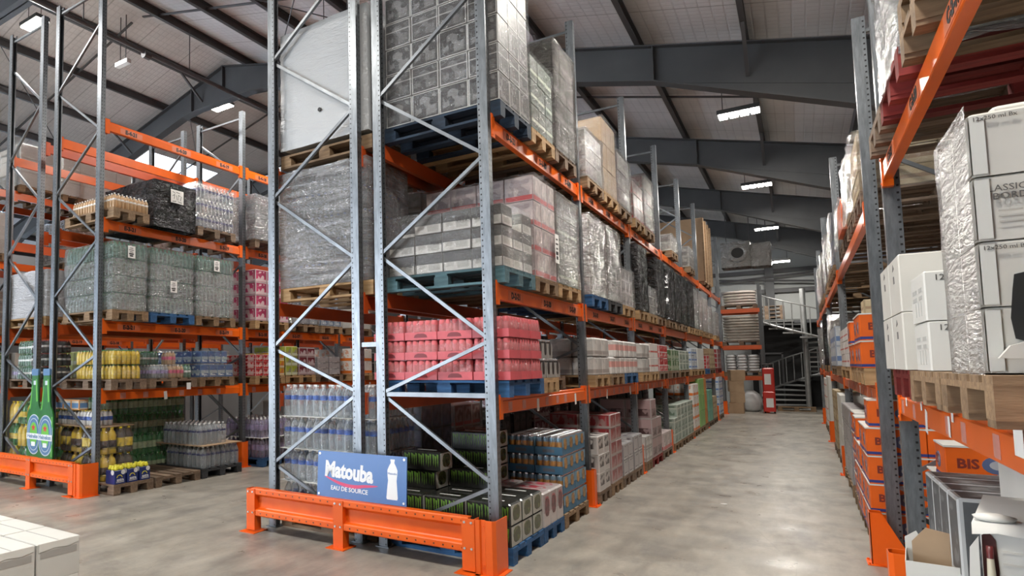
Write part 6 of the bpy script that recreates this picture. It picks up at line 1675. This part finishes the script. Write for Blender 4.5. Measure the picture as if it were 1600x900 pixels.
# spiral staircase
SG = M('galvanised stair steel', (.46, .47, .47), .42, .5, .15, 5)
sx, sy = .18, 28.55
st = thing('spiral_staircase', 'galvanised spiral staircase with upright balusters at the far end', 'staircase', (sx, sy, 0))
m = MB(); m.tube((0, 0, 0), (0, 0, 4.35), .085, 14); m.tube((0, 0, 0), (0, 0, .02), .2, 14); obj('centre_pole', m.mesh('centre_pole', SG), st)
NS = 19; rise = 3.25 / NS; a0 = math.radians(205); da = -math.radians(378 / NS); RO = 1.45
prev = None
for i in range(NS):
    a = a0 + da * i; z = rise * (i + 1)
    m = MB(); a1 = a + da * 1.12
    pts = [(.07 * math.cos(a), .07 * math.sin(a)), (RO * math.cos(a), RO * math.sin(a)), (RO * math.cos(a1), RO * math.sin(a1)), (.07 * math.cos(a1), .07 * math.sin(a1))]
    m.prism(pts, 'z', z - .05, z); obj('tread', m.mesh('tread', SG), st)
    for q in (0, .5):
        b = a + da * q; zz = z + rise * q
        m = MB(); m.tube((RO * math.cos(b), RO * math.sin(b), z - .06), (RO * math.cos(b), RO * math.sin(b), zz + .92), .019, 6); obj('baluster', m.mesh('baluster', SG), st)
for dz, r, nm in ((.92, .024, 'handrail'), (-.05, .04, 'stringer')):
    m = MB()
    for i in range(NS * 2 - 1):
        b0, b1 = a0 + da * i / 2, a0 + da * (i + 1) / 2
        m.tube((RO * math.cos(b0), RO * math.sin(b0), rise * (1 + i / 2) + dz), (RO * math.cos(b1), RO * math.sin(b1), rise * (1 + (i + 1) / 2) + dz), r, 6)
    obj(nm, m.mesh(nm, SG), st)
m = MB(); m.box(-1.45, -.3, .25, 1.2, 3.19, 3.26); obj('landing', m.mesh('landing', SG), st)
pl('mid', 'pallet lying on the floor before the spiral staircase', -.72, .35, 26.95, 27.45, 0, detail=True)
for k in range(4): pl('dark', 'spare pallet stacked on the black enclosure, %s' % ['lowest', 'second', 'third', 'topmost'][k], -1.5, -.4, 29.5, 30.2, 3.272 + .147 * k, 'spare pallets on the enclosure', False)

# ---------------------------------------------------------------- white boxes at the lower left corner
pl('mid', 'wooden pallet under the white boxes at lower left', -4.95, -3.79, 1.35, 2.55, 0)
FL = M('white box flap', (.78, .78, .74), .55, 0, .03, 4)
def ream(t, w, d, h):
    m = MB(); m.box(w / 2, w / 2 + .0015, -d * .42, d * .42, h * .60, h * .78); obj('grey_stripe', m.mesh('grey_stripe', M('grey box stripe', (.40, .39, .37), .6)), t)
    m = MB(); m.box(-w / 2 + .01, w / 2 - .01, -.004, .004, h - .0005, h + .001); obj('lid_seam', m.mesh('lid_seam', M('seam shadow grey', (.36, .36, .35), .7)), t)
    m = MB(); m.prism([(-d * .46, h), (d * .46, h), (d * .46, h * .86), (d * .2, h * .80), (-d * .1, h * .84), (-d * .46, h * .78)], 'x', w / 2 + .0016, w / 2 + .004); obj('torn_lid_edge', m.mesh('torn_lid_edge', FL), t)
p = carton_proto('white_box', 'carton', .40, .285, .228, BX_WHITE, None, ream, .005)
stack(p, 'white box with torn lid, lower left pile', -3.775, 1.52, .147, 3, 3, 2, 'white boxes at lower left', hi='x', keep=lambda i, j, k: i < 2 or k == 1)

t = thing('paper_scrap', 'tiny white paper scrap lying on the aisle floor', 'litter', (-0.816, 8.836, .0))
m = MB(); m.prism([(-.035, -.02), (.03, -.025), (.035, .015), (.0, .03), (-.03, .02)], 'z', .0005, .006); obj('sheet', m.mesh('sheet', PAPER), t)
